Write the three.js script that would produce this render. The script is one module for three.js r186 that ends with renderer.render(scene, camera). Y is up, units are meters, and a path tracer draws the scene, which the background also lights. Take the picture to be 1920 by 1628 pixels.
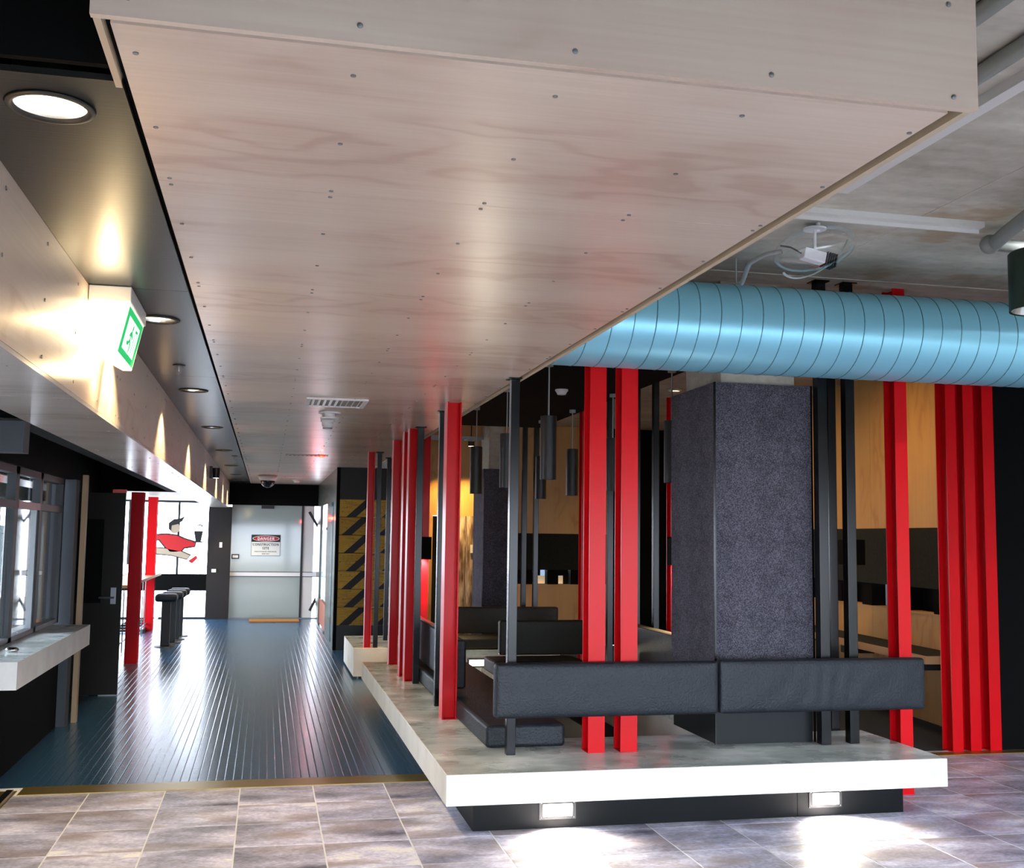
import * as THREE from 'three';
import { RoundedBoxGeometry } from 'three/addons/geometries/RoundedBoxGeometry.js';
import { mergeGeometries } from 'three/addons/utils/BufferGeometryUtils.js';
import { RectAreaLightUniformsLib } from 'three/addons/lights/RectAreaLightUniformsLib.js';
RectAreaLightUniformsLib.init();

// ---------------------------------------------------------------- camera, sky, exposure
const scene = new THREE.Scene();
const camera = new THREE.PerspectiveCamera(2 * Math.atan(814 / 2058) * 180 / Math.PI, 1920 / 1628, 0.05, 200);
camera.position.set(0, 1.6, 0);
camera.rotation.order = 'YXZ';
camera.rotation.set(0.09368, -0.2184, 0.0136);
scene.add(camera);
scene.background = new THREE.Color().setRGB(0.90, 1.0, 1.17);
scene.backgroundIntensity = 10;
const renderer = new THREE.WebGLRenderer({ antialias: true });
renderer.toneMapping = THREE.LinearToneMapping;
renderer.toneMappingExposure = 1.32;
renderer.shadowMap.enabled = true;

// ---------------------------------------------------------------- helpers
let seed = 7;
const rnd = () => { seed = (seed * 1664525 + 1013904223) >>> 0; return seed / 4294967296; };
const clamp = (v, a = 0, b = 1) => Math.min(b, Math.max(a, v));
const mixv = (a, b, t) => a + (b - a) * t;
const smooth = (a, b, v) => { const t = clamp((v - a) / (b - a)); return t * t * (3 - 2 * t); };
const hash = (x, y, s) => { let h = (x * 374761393 + y * 668265263 + s * 2147483647) | 0; h = Math.imul(h ^ (h >>> 13), 1274126177); return ((h ^ (h >>> 16)) >>> 0) / 4294967296; };
// value noise that repeats after px, py cells
function vnoise(x, y, px, py, s) {
  const xi = Math.floor(x), yi = Math.floor(y), fx = x - xi, fy = y - yi, u = fx * fx * (3 - 2 * fx), v = fy * fy * (3 - 2 * fy);
  const m = (a, n) => ((a % n) + n) % n;
  const x0 = m(xi, px), x1 = m(xi + 1, px), y0 = m(yi, py), y1 = m(yi + 1, py);
  return mixv(mixv(hash(x0, y0, s), hash(x1, y0, s), u), mixv(hash(x0, y1, s), hash(x1, y1, s), u), v);
}
function fbm(u, v, px, py, s, oct = 5) {
  let a = 0, w = 0.5, t = 0;
  for (let o = 0; o < oct; o++) { a += w * vnoise(u * px, v * py, px, py, s + o * 17); t += w; w *= 0.55; px *= 2; py *= 2; }
  return a / t;
}
function tex(n, m, fn, srgb = true) {
  const d = new Uint8Array(n * m * 4);
  for (let j = 0; j < m; j++) for (let i = 0; i < n; i++) {
    const c = fn((i + 0.5) / n, (j + 0.5) / m), k = (j * n + i) * 4;
    if (typeof c === 'number') d[k] = d[k + 1] = d[k + 2] = clamp(c) * 255;
    else { d[k] = clamp(c[0]) * 255; d[k + 1] = clamp(c[1]) * 255; d[k + 2] = clamp(c[2]) * 255; }
    d[k + 3] = 255;
  }
  const t = new THREE.DataTexture(d, n, m);
  t.wrapS = t.wrapT = THREE.RepeatWrapping; t.magFilter = THREE.LinearFilter; t.minFilter = THREE.LinearMipmapLinearFilter; t.generateMipmaps = true;
  if (srgb) t.colorSpace = THREE.SRGBColorSpace;
  t.needsUpdate = true;
  return t;
}
const rep = (t, x, y) => { const c = t.clone(); c.repeat.set(x, y); c.needsUpdate = true; return c; };
const lerp3 = (a, b, t) => [mixv(a[0], b[0], t), mixv(a[1], b[1], t), mixv(a[2], b[2], t)];
function canvasTex(w, h, draw) {
  const c = document.createElement('canvas'); c.width = w; c.height = h;
  draw(c.getContext('2d'), w, h);
  const t = new THREE.CanvasTexture(c); t.colorSpace = THREE.SRGBColorSpace; t.magFilter = THREE.LinearFilter;
  return t;
}
const std = (o) => new THREE.MeshStandardMaterial(o);
const phys = (o) => new THREE.MeshPhysicalMaterial(o);

// geometry: uv in metres taken from the place of the piece
function metreUV(g, ox = 0, oy = 0, oz = 0) {
  const p = g.attributes.position, n = g.attributes.normal, uv = g.attributes.uv;
  for (let i = 0; i < p.count; i++) {
    const x = p.getX(i) + ox, y = p.getY(i) + oy, z = p.getZ(i) + oz, ax = Math.abs(n.getX(i)), ay = Math.abs(n.getY(i)), az = Math.abs(n.getZ(i));
    if (ay >= ax && ay >= az) uv.setXY(i, x, z); else if (ax >= az) uv.setXY(i, z, y); else uv.setXY(i, x, y);
  }
  return g;
}
// box from its bounds
function box(x0, x1, y0, y1, z0, z1, o = [0, 0, 0]) {
  const g = new THREE.BoxGeometry(Math.abs(x1 - x0), Math.abs(y1 - y0), Math.abs(z1 - z0));
  g.translate((x0 + x1) / 2, (y0 + y1) / 2, (z0 + z1) / 2);
  return metreUV(g, ...o);
}
function rbox(x0, x1, y0, y1, z0, z1, r = 0.02, seg = 3) {
  const g = new RoundedBoxGeometry(Math.abs(x1 - x0), Math.abs(y1 - y0), Math.abs(z1 - z0), seg, r);
  g.translate((x0 + x1) / 2, (y0 + y1) / 2, (z0 + z1) / 2);
  return metreUV(g);
}
function cyl(r0, r1, h, x, y, z, seg = 28, open = false) { const g = new THREE.CylinderGeometry(r1, r0, h, seg, 1, open); g.translate(x, y + h / 2, z); return g; }
function tube(pts, r, seg = 24, rad = 10) { return new THREE.TubeGeometry(new THREE.CatmullRomCurve3(pts.map(p => new THREE.Vector3(...p)), false, 'catmullrom', 0.2), seg, r, rad, false); }
const lathe = (pts, seg = 32) => new THREE.LatheGeometry(pts.map(p => new THREE.Vector2(...p)), seg);
const merge = (list) => mergeGeometries(list.map(g => { const q = g.index ? g.toNonIndexed() : g; for (const k of Object.keys(q.attributes)) if (!['position', 'normal', 'uv'].includes(k)) q.deleteAttribute(k); return q; }));

const taken = {};
function numbered(n) { taken[n] = (taken[n] ?? -1) + 1; return taken[n] ? n + '_' + String(taken[n]).padStart(3, '0') : n; }
function mesh(name, geo, mat, parent) {
  const m = new THREE.Mesh(Array.isArray(geo) ? merge(geo) : geo, mat);
  m.name = name; m.castShadow = m.receiveShadow = true; parent.add(m);
  return m;
}
const part = mesh;
function thing(name, label, category, [x, y, z] = [0, 0, 0], group) {
  const o = new THREE.Group(); o.name = numbered(name); o.position.set(x, y, z); o.userData = { label, category };
  if (group) o.userData.group = group;
  scene.add(o); return o;
}
function single(name, label, category, geo, mat, [x, y, z] = [0, 0, 0], group) {
  const m = mesh(numbered(name), geo, mat, scene); m.position.set(x, y, z); m.userData = { label, category };
  if (group) m.userData.group = group;
  return m;
}
function setting(name, label, geo, mat) {
  let o;
  if (geo) o = mesh(name, geo, mat, scene); else { o = new THREE.Group(); o.name = name; scene.add(o); }
  o.userData = { kind: 'structure', label }; return o;
}

// ---------------------------------------------------------------- materials
const plyPix = (s, a, b, c) => tex(1024, 1024, (u, v) => {
  const warp = fbm(u, v, 2, 6, s, 4), w2 = fbm(u, v, 3, 3, s + 50, 3);
  const rings = 0.5 + 0.5 * Math.sin((v * 9 + (warp - 0.5) * 5.5 + (w2 - 0.5) * 3.5) * 6.283);
  const fine = fbm(u, v, 6, 220, s + 90, 2), patch = fbm(u, v, 2, 7, s + 140, 3);
  let t = Math.pow(rings, 3) * smooth(0.40, 0.66, patch) * 0.62 + (fine - 0.5) * 0.34 + (patch - 0.5) * 0.95;
  const base = lerp3(a, b, clamp(0.32 + t));
  return lerp3(base, c, smooth(0.66, 0.8, w2) * 0.25);
});
const PLY = plyPix(3, [0.82, 0.755, 0.69], [0.725, 0.625, 0.56], [0.80, 0.70, 0.645]);
const plyBump = tex(512, 512, (u, v) => fbm(u, v, 5, 160, 33, 2), false);
const mPly = phys({ map: rep(PLY, 1 / 1.9, 1 / 1.9), roughness: 0.3, bumpMap: rep(plyBump, 1 / 1.2, 1 / 1.2), bumpScale: 0.0002, specularIntensity: 0.8 });
const mPlyFront = phys({ map: rep(PLY, 1 / 2.3, 1 / 2.1), roughness: 0.5 });
const mPlyEdge = std({ color: '#b9a78e', roughness: 0.7 });
const PLYW = plyPix(11, [0.80, 0.62, 0.37], [0.70, 0.51, 0.28], [0.74, 0.57, 0.33]);
PLYW.rotation = Math.PI / 2;
const mPlyWarm = phys({ map: rep(PLYW, 1 / 2.2, 1 / 2.2), roughness: 0.45 });
const mSoffitLow = phys({ color: '#c9c3bd', map: rep(plyPix(23, [0.93, 0.92, 0.91], [0.84, 0.82, 0.80], [0.88, 0.86, 0.85]), 1 / 2, 1 / 2), roughness: 0.24 });
const mDarkCeil = phys({ color: '#1d1f1e', metalness: 0.0, roughness: 0.3, specularIntensity: 0.5, bumpMap: rep(plyBump, 1 / 0.9, 1 / 0.9), bumpScale: 0.00015 });
const mBlack = phys({ color: '#090a0a', roughness: 0.85, specularIntensity: 0.2 });
const mBlackWall = phys({ color: '#080909', roughness: 0.8, specularIntensity: 0.2 });
const CONC = tex(1024, 1024, (u, v) => {
  const a = fbm(u, v, 4, 4, 61, 6), b = fbm(u, v, 9, 30, 71, 4), c = fbm(u, v, 60, 60, 77, 2);
  const t = clamp(0.5 + (a - 0.5) * 1.1 + (b - 0.5) * 0.7 + (c - 0.5) * 0.25);
  const base = lerp3([0.60, 0.57, 0.52], [0.80, 0.78, 0.73], t);
  return lerp3(base, [0.60, 0.48, 0.34], smooth(0.6, 0.75, fbm(u, v, 6, 9, 99, 4)) * 0.45);
});
const concBump = tex(512, 512, (u, v) => fbm(u, v, 20, 60, 41, 4), false);
const mConcCeil = std({ map: rep(CONC, 1 / 2.2, 1 / 2.2), roughness: 0.85, bumpMap: rep(concBump, 1 / 1.5, 1 / 1.5), bumpScale: 0.0015 });
const mConcCol = std({ map: rep(CONC, 1 / 1.5, 1 / 1.5), roughness: 0.85 });
const SLAB = tex(1024, 1024, (u, v) => {
  const w = fbm(u, v, 3, 3, 171, 4) - 0.5, a = fbm(u + w * 0.12, v + w * 0.1, 5, 6, 161, 7), c = fbm(u + w * 0.2, v - w * 0.15, 4, 10, 181, 6);
  return lerp3([0.54, 0.585, 0.56], [0.97, 1.0, 0.98], 0.62 + (a - 0.5) * 1.2 + (c - 0.5) * 0.9);
});
const slabRough = tex(512, 512, (u, v) => 0.66 + (fbm(u, v, 5, 8, 191, 6) - 0.5) * 0.4, false);
const mSlab = phys({ map: rep(SLAB, 1 / 1.3, 1 / 1.3), roughness: 0.46, roughnessMap: rep(slabRough, 1 / 1.1, 1 / 1.1) });
const mSlabSide = std({ map: rep(tex(512, 512, (u, v) => { const a = fbm(u, v, 8, 8, 201, 5); return lerp3([0.80, 0.79, 0.76], [0.90, 0.90, 0.87], a); }), 1, 1), roughness: 0.7 });
const TILE = tex(1024, 1024, (u, v) => {
  const w = fbm(u, v, 5, 5, 205, 3) - 0.5, uu = u + w * 0.05, vv = v + w * 0.04;
  const a = fbm(uu, vv, 5, 11, 211, 7), b = fbm(uu, vv, 7, 13, 221, 6), c = fbm(uu, vv, 4, 10, 231, 7), g = fbm(u, v, 128, 160, 241, 2);
  let k = lerp3([0.44, 0.44, 0.52], [1.0, 1.0, 1.1], 0.5 + (a - 0.5) * 1.6 + (c - 0.5) * 0.9 + (g - 0.5) * 0.4);
  return lerp3(k, [0.58, 0.51, 0.48], clamp((b - 0.45) * 2.2) * 0.8);
});
const tileRough = tex(512, 512, (u, v) => 0.7 + (fbm(u, v, 12, 12, 251, 5) - 0.5) * 0.4, false);
const mTile = phys({ map: TILE, roughness: 0.62, roughnessMap: tileRough, bumpMap: tex(512, 512, (u, v) => fbm(u, v, 18, 24, 253, 5), false), bumpScale: 0.0008 });
const mGrout = std({ color: '#edf0f5', roughness: 0.9 });
const ribBump = tex(512, 512, (u, v) => 0.6 * fbm(u, v, 3, 14, 261, 3) + 0.4 * fbm(u, v, 12, 120, 263, 2), false);
const mRib = phys({ color: '#2a4d6c', roughness: 0.24, specularIntensity: 1, bumpMap: rep(ribBump, 1 / 1.4, 1 / 2.0), bumpScale: 0.0006 });
const mRibBase = std({ color: '#1d242b', roughness: 0.5 });
const mCarpet = std({ color: '#1c2530', roughness: 0.95 });
const mBrass = std({ color: '#a68f4c', metalness: 0.85, roughness: 0.34 });
const mRed = phys({ color: '#d00d17', roughness: 0.3, specularIntensity: 0.35 });
const mPostBlack = phys({ color: '#0b0d0f', roughness: 0.24, specularIntensity: 0.6 });
const mBlackMetal = std({ color: '#17191a', roughness: 0.5 });
const feltBump = tex(512, 512, (u, v) => fbm(u, v, 128, 128, 301, 2), false);
const FELT = tex(512, 512, (u, v) => { const a = fbm(u, v, 128, 128, 301, 2), b = fbm(u, v, 6, 6, 305, 3); return lerp3([0.17, 0.165, 0.195], [0.44, 0.43, 0.48], clamp(0.42 + (a - 0.5) * 1.5 + (b - 0.5) * 0.35)); });
const mFelt = std({ map: rep(FELT, 1 / 0.5, 1 / 0.5), roughness: 1, bumpMap: rep(feltBump, 1 / 0.5, 1 / 0.5), bumpScale: 0.002 });
const mFeltDark = std({ color: '#20241f', map: rep(tex(256, 256, (u, v) => 0.75 + (fbm(u, v, 64, 64, 311, 2) - 0.5) * 0.5), 2, 2), roughness: 1 });
const leatherBump = tex(512, 512, (u, v) => 0.6 * fbm(u, v, 90, 90, 321, 2) + 0.8 * fbm(u, v, 4, 3, 323, 3), false);
const mLeather = phys({ color: '#23282e', roughness: 0.5, specularIntensity: 0.6, bumpMap: rep(leatherBump, 1 / 0.7, 1 / 0.7), bumpScale: 0.004 });
const mLeatherOlive = phys({ color: '#25261f', roughness: 0.55, bumpMap: rep(leatherBump, 1 / 0.7, 1 / 0.7), bumpScale: 0.003 });
const mDuct = phys({ color: '#8fd2e8', metalness: 0.45, roughness: 0.34 });
const mDuctSeam = std({ color: '#5a8ea3', metalness: 0.7, roughness: 0.45 });
const mGalv = std({ color: '#9a9c9c', metalness: 0.3, roughness: 0.5 });
const mPipe = std({ color: '#83857f', roughness: 0.55 });
const mWhite = std({ color: '#e3e3e4', roughness: 0.5 });
const mOffWhite = std({ color: '#cfcdc8', roughness: 0.5 });
const mChrome = std({ color: '#d9d9d9', metalness: 1, roughness: 0.15 });
const mScrew = std({ color: '#85878a', metalness: 0.6, roughness: 0.45 });
const mGlass = phys({ color: '#ffffff', roughness: 0.02, transmission: 1, thickness: 0, ior: 1.45 });
const mFrame = std({ color: '#22272a', roughness: 0.45, metalness: 0.3 });
const mAlu = std({ color: '#787d80', roughness: 0.4, metalness: 0.6 });
const mTimber = std({ color: '#b98f5f', roughness: 0.5 });
const mDoor = phys({ color: '#17140f', roughness: 0.5, specularIntensity: 0.3 });
const mGreyPanel = std({ color: '#2c3137', roughness: 0.6 });
const mPave = std({ color: '#b5b3ae', roughness: 0.9 });
const glow = (c, i) => std({ color: '#ffffff', emissive: c, emissiveIntensity: i, roughness: 0.6 });

const S = 2.55;          // underside of the plywood ceiling
const HC = 3.28;         // underside of the concrete slab
const P = 0.34;          // top of the seating platform

// ---------------------------------------------------------------- outside ground
setting('ground_outside', 'pale paving outside the building', box(-14, 24, -0.2, -0.06, -30, 24), mPave);

// ---------------------------------------------------------------- tiled floor
{
  const f = setting('floor', 'grey mottled stone-look tiles with pale grout in the foreground');
  part('grout_bed', box(-3.5, 9, -0.06, -0.0012, -7.6, 4.3), mGrout, f);
  const p = 0.45, j = 0.008, geos = [];
  for (let v = 0; v < 24; v++) {
    const g = new RoundedBoxGeometry(p - j, 0.02, p - j, 1, 0.001), uv = g.attributes.uv, ps = g.attributes.position, ou = rnd(), ov = rnd();
    for (let i = 0; i < ps.count; i++) uv.setXY(i, ou + ps.getX(i) / 2.1, ov + ps.getZ(i) / 2.1);
    geos.push(g);
  }
  const zs = -7.3;
  for (let r = 0; r < 14; r++) for (let c = -3; c < 17; c++) {
    const x = -0.555 + c * p + p / 2, z = zs + r * p + p / 2;
    if (x > 1.6 && x < 3.4 && z < -6.4) continue;
    if (r > 7 && (c < -1 || c > 10)) continue;
    const m = part('tile', geos[Math.floor(rnd() * 24)], mTile, f);
    m.position.set(x, -0.01, z);
    m.rotation.y = Math.floor(rnd() * 2) * Math.PI;
  }
  for (let c = 9; c < 17; c++) { const m = part('tile', geos[c], mTile, f); m.position.set(-0.555 + c * p + p / 2, -0.01, zs - p / 2 + 0.0); m.scale.z = 1; }
}
single('threshold_strip', 'brass threshold strip between the tiles and the ribbed corridor floor', 'threshold', [box(-1.42, 1.15, 0.0005, 0.004, -7.52, -7.305)], mBrass);
single('threshold_strip', 'brass threshold strip in front of the three red posts', 'threshold', [box(4.15, 7.5, 0.0005, 0.006, -7.66, -7.56)], mBrass);
{
  const g = thing('door_track', 'metal floor track at the left end of the brass strip', 'track', [-1.5, 0, -7.2]);
  part('rail', box(-0.10, -0.06, 0, 0.012, -0.22, 0.6), mChrome, g);
  part('rail', box(0.0, 0.04, 0, 0.012, -0.22, 0.6), mChrome, g);
  part('channel', box(-0.14, 0.06, 0, 0.004, -0.22, 0.6), mBrass, g);
}
// ---------------------------------------------------------------- ribbed corridor floor
{
  const f = setting('floor_001', 'dark blue-grey ribbed rubber corridor floor');
  part('underlay', box(-4.2, 1.9, -0.06, -0.004, -21.6, -7.5), mRibBase, f);
  const w = 0.055, c = 0.005, h = 0.0007;
  const strip = (len) => {
    const sh = new THREE.Shape(); sh.moveTo(-w / 2, -0.004); sh.lineTo(w / 2, -0.004); sh.lineTo(w / 2, -h); sh.lineTo(w / 2 - c, 0); sh.lineTo(-w / 2 + c, 0); sh.lineTo(-w / 2, -h);
    const g = new THREE.ExtrudeGeometry(sh, { depth: len, bevelEnabled: false }); g.translate(0, 0, -len);
    return g;
  };
  const gl = metreUV(strip(14.0)), gs = metreUV(strip(9.9));
  for (let k = 0; k < 84; k++) {
    const x = 1.19 - k * w, far = x < -1.62;
    if (x < -3.3) break;
    const m = part('rib', far ? gs : gl, mRib, f); m.position.set(x, 0, far ? -11.6 : -7.521);
  }
}
setting('floor_002', 'dark blue carpet inside the seating area', [box(1.25, 9, -0.06, -0.004, -16, -7.6), box(1.25, 3.9, -0.06, -0.0015, -7.61, -6.9)], mCarpet);

// ---------------------------------------------------------------- main plywood ceiling
{
  const X0 = -0.320, X1 = 1.449;
  const c = setting('ceiling', 'long pale pinkish plywood dropped ceiling with screw-fixed panels');
  const joints = [-2.094]; let z = -3.035; while (z > -21.0) { joints.push(z); z -= 1.27; } joints.push(-21.49);
  const sg = new THREE.CylinderGeometry(0.006, 0.006, 0.004, 12);
  const panels = [];
  for (let i = 0; i < joints.length - 1; i++) {
    const a = joints[i], b = joints[i + 1];
    const g = box(X0 + 0.003, X1 - 0.003, S, S + 0.017, a - 0.0012, b + 0.0012, [0, 0, i * 1.37 + (i % 3) * 0.5]);
    const m = part('ply_panel', g, mPly, c); panels.push(m);
    const rows = [a - 0.03, a - (a - b) / 3, a - 2 * (a - b) / 3, b + 0.03];
    if (i === 0) { rows[0] = -2.22; rows[1] = -2.63; rows[2] = null; rows[3] = -3.01; }
    const far = [];
    for (const r of rows) if (r !== null) for (const x of [-0.285, 0.145, 0.578, 1.012, 1.43]) {
      if (i < 4) { const s = part('screw', sg, mScrew, m); s.position.set(x, S - 0.0005, r); }
      else { const q = sg.clone(); q.translate(x, S - 0.0005, r); far.push(q); }
    }
    if (far.length) { const s = part('screws', far, mScrew, m); s.userData.kind = 'stuff'; }
  }
  part('backing', box(X0 - 0.01, X1 + 0.01, S + 0.018, S + 0.03, -21.35, -2.06), mBlack, c);
}
{
  const f = setting('wall_front', 'plywood front face of the dropped ceiling with round screw heads');
  part('front_panel', box(-0.345, 1.482, S - 0.012, HC, -2.056, -2.038), mPlyFront, f);
  const sg = new THREE.SphereGeometry(0.006, 12, 8); sg.scale(1, 1, 0.55);
  for (const [x, y] of [[-0.28, 2.575], [0.143, 2.572], [0.571, 2.569], [0.995, 2.566], [1.422, 2.562], [1.415, 2.77], [-0.28, 2.78], [0.14, 2.78], [0.57, 2.78], [0.99, 2.78]]) { const s = part('screw', sg, mScrew, f); s.position.set(x, y, -2.037); }
  part('side_panel', box(1.463, 1.482, S - 0.008, HC, -21.3, -2.056), mPlyEdge, f);
  part('return_strip', box(-0.345, -0.331, S - 0.004, HC, -2.40, -2.056), mPlyEdge, f);
}
// ---------------------------------------------------------------- dark ceiling strip beside it
{
  const c = setting('ceiling_001', 'glossy dark grey ceiling strip with recessed downlights');
  const LZ = [-2.56, -5.08, -7.58, -10.2, -13.0, -15.9, -18.3, -20.4], zs = [-2.375, -4.45, -6.9, -9.3, -11.7, -14.1, -16.5, -18.9, -21.49];
  for (let i = 0; i < 8; i++) {
    const sh = new THREE.Shape(); const a = -zs[i] + 0.0015, b = -zs[i + 1] - 0.0015;
    sh.moveTo(-0.70, a); sh.lineTo(-0.331, a); sh.lineTo(-0.331, b); sh.lineTo(-0.70, b);
    for (const l of LZ) if (-l > a && -l < b) { const h = new THREE.Path(); h.absarc(-0.505, -l, 0.085, 0, Math.PI * 2, true); sh.holes.push(h); }
    const g = new THREE.ExtrudeGeometry(sh, { depth: 0.014, bevelEnabled: false, curveSegments: 32 });
    g.rotateX(-Math.PI / 2); g.translate(0, S, 0);
    metreUV(g);
    part('dark_panel', g, mDarkCeil, c);
  }
}
setting('ceiling_002', 'black void above the dark ceiling strip', [box(-4.4, -0.33, 3.2, HC, -21.6, 4.3), box(-0.72, -0.345, S + 0.02, HC, -2.36, -2.34)], mBlack);
// ---------------------------------------------------------------- left bulkhead
{
  const f = setting('wall_left', 'long plywood fascia of the left bulkhead, lit by scallops of the downlights');
  const zs = [-1.2, -3.0, -5.4, -7.8, -10.2, -12.6, -15, -17.4, -19.8, -21.49];
  const sg = new THREE.CylinderGeometry(0.006, 0.006, 0.003, 10); sg.rotateZ(Math.PI / 2);
  for (let i = 0; i < zs.length - 1; i++) {
    const m = part('fascia_panel', box(-0.718, -0.701, 2.10, S, zs[i] - 0.001, zs[i + 1] + 0.001, [0, 0, i * 0.7]), mPly, f);
    const sc = [];
    for (let k = 0; k < 5; k++) for (const y of [2.14, 2.32, 2.5]) { const q = sg.clone(); q.translate(-0.7005, y, zs[i] - 0.05 - k * (zs[i] - zs[i + 1] - 0.1) / 4); sc.push(q); }
    part('screws', sc, mScrew, m).userData.kind = 'stuff';
  }
  const zb = [-1.2, -4.25, -6.9, -9.3, -11.7, -14.1, -16.5, -18.9, -21.49];
  for (let i = 0; i < zb.length - 1; i++) {
    const m = part('soffit_panel', box(-1.06, -0.701, 2.084, 2.0985, zb[i] - 0.002, zb[i + 1] + 0.002, [0, 0, i * 0.9]), mSoffitLow, f);
    const sc = [], q0 = new THREE.CylinderGeometry(0.006, 0.006, 0.003, 10);
    for (let k = 0; k < 5; k++) for (const x of [-1.0, -0.76]) { const q = q0.clone(); q.translate(x, 2.0835, zb[i] - 0.05 - k * (zb[i] - zb[i + 1] - 0.1) / 4); sc.push(q); }
    part('screws', sc, mScrew, m).userData.kind = 'stuff';
  }
  part('bulkhead_core', [box(-1.06, -0.72, 2.10, 3.2, -21.6, -1.2)], mBlack, f);
}
// ---------------------------------------------------------------- concrete slab, right
{
  const c = setting('ceiling_003', 'raw board-marked concrete ceiling slab');
  part('slab', box(1.482, 9.2, HC, 3.5, -16.6, 4.3, [0.3, 0, 0.4]), mConcCeil, c);
  part('slab', box(-4.4, 1.482, HC, 3.5, -21.8, 4.3), mConcCeil, c);
  part('joint_ridge', box(1.49, 8, HC - 0.006, HC, -6.31, -6.29), mConcCeil, c);
  part('joint_ridge', box(3.25, 3.256, HC - 0.002, HC, -6.3, -2.0), mConcCeil, c);
}
setting('ceiling_004', 'black lowered ceiling over the seating booths', [box(1.485, 3.02, 2.85, 2.95, -12.15, -6.5)], mBlack);
// ---------------------------------------------------------------- shell of the foyer outside the frame
{
  const w = setting('wall_rear', 'unseen open shopfront with columns behind the viewer, letting in the daylight');  // out of view, its opening placed to light the foreground
  for (const x of [-3.55, 0.9, 5.1, 9.1]) part('mullion', box(x - 0.08, x + 0.08, 0, 3.2, 4.1, 4.3), mFrame, w);
  part('header', box(-3.6, 9.2, 3.15, 3.5, 4.1, 4.3), mConcCol, w);
}
setting('wall_front_002', 'added overhead beam out of view, shading the plywood front face', [box(-3.5, 9.0, 1.93, HC, -0.35, -0.15)], mConcCol);  // added above the view to keep daylight off the plywood front face
setting('wall_left_001', 'dark side wall of the foyer, left', [box(-3.7, -3.5, 0, 3.3, -6.75, 4.3)], mBlackWall);
setting('wall_left_007', 'dark return wall beside the servery', [box(-3.7, -1.87, 0, 3.3, -6.75, -6.65)], mBlackWall);
setting('wall_right_001', 'right side of the foyer', [box(9.0, 9.2, 0, 3.3, -7.8, 4.3)], mConcCol);
// ---------------------------------------------------------------- right: black wall, angled plywood wall
setting('wall_front_001', 'black wall at the right edge behind the red posts', [box(5.655, 8.99, 0, HC, -7.9, -7.70)], mBlackWall);
const wallTurn = Math.atan2(0.75, 8.3);
{
  const w = new THREE.Group(); w.name = 'wall_right'; scene.add(w); w.userData = { kind: 'structure', label: 'side wall of the booths with plywood above and below a charcoal felt band' };
  w.position.set(5.76, 0, -7.91); w.rotation.y = -wallTurn;     // local -z runs along the wall into the depth
  for (let i = 0; i < 4; i++) part('upper_panel', box(0, 0.05, 1.735, HC, -i * 2.15 - 0.002, -(i + 1) * 2.15 + 0.002), mPlyWarm, w);
  part('felt_band', box(-0.012, 0.05, 1.19, 1.735, -8.6, 0), mFeltDark, w);
  part('slot_reveal', box(0.16, 0.2, 0.96, 1.19, -8.6, 0), mBlack, w);
  for (let i = 0; i < 12; i++) part('slot_divider', box(0.0, 0.16, 0.965, 1.19, -i * 0.72 - 0.22, -i * 0.72), mBlack, w);
  for (let i = 0; i < 4; i++) part('lower_panel', box(0, 0.05, 0.0, 0.965, -i * 2.15 - 0.002, -(i + 1) * 2.15 + 0.002), mPlyWarm, w);
  part('slot_ledge', box(-0.01, 0.2, 0.955, 0.967, -8.6, 0), mPlyWarm, w);
  const pane = std({ color: '#9aa77c', emissive: '#8f9c74', emissiveIntensity: 0.28, roughness: 0.4 });
  part('lit_window_pane', box(0.145, 0.155, 1.0, 1.18, -1.16, -0.94), pane, w);
  part('lit_window_pane', box(0.145, 0.155, 0.97, 1.19, -2.16, -2.08), std({ color: '#8b97a2', emissive: '#8b97a2', emissiveIntensity: 0.25 }), w);
  part('lit_window_pane', box(0.145, 0.155, 0.97, 1.19, -2.3, -2.24), std({ color: '#8b97a2', emissive: '#8b97a2', emissiveIntensity: 0.25 }), w);
}
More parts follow.
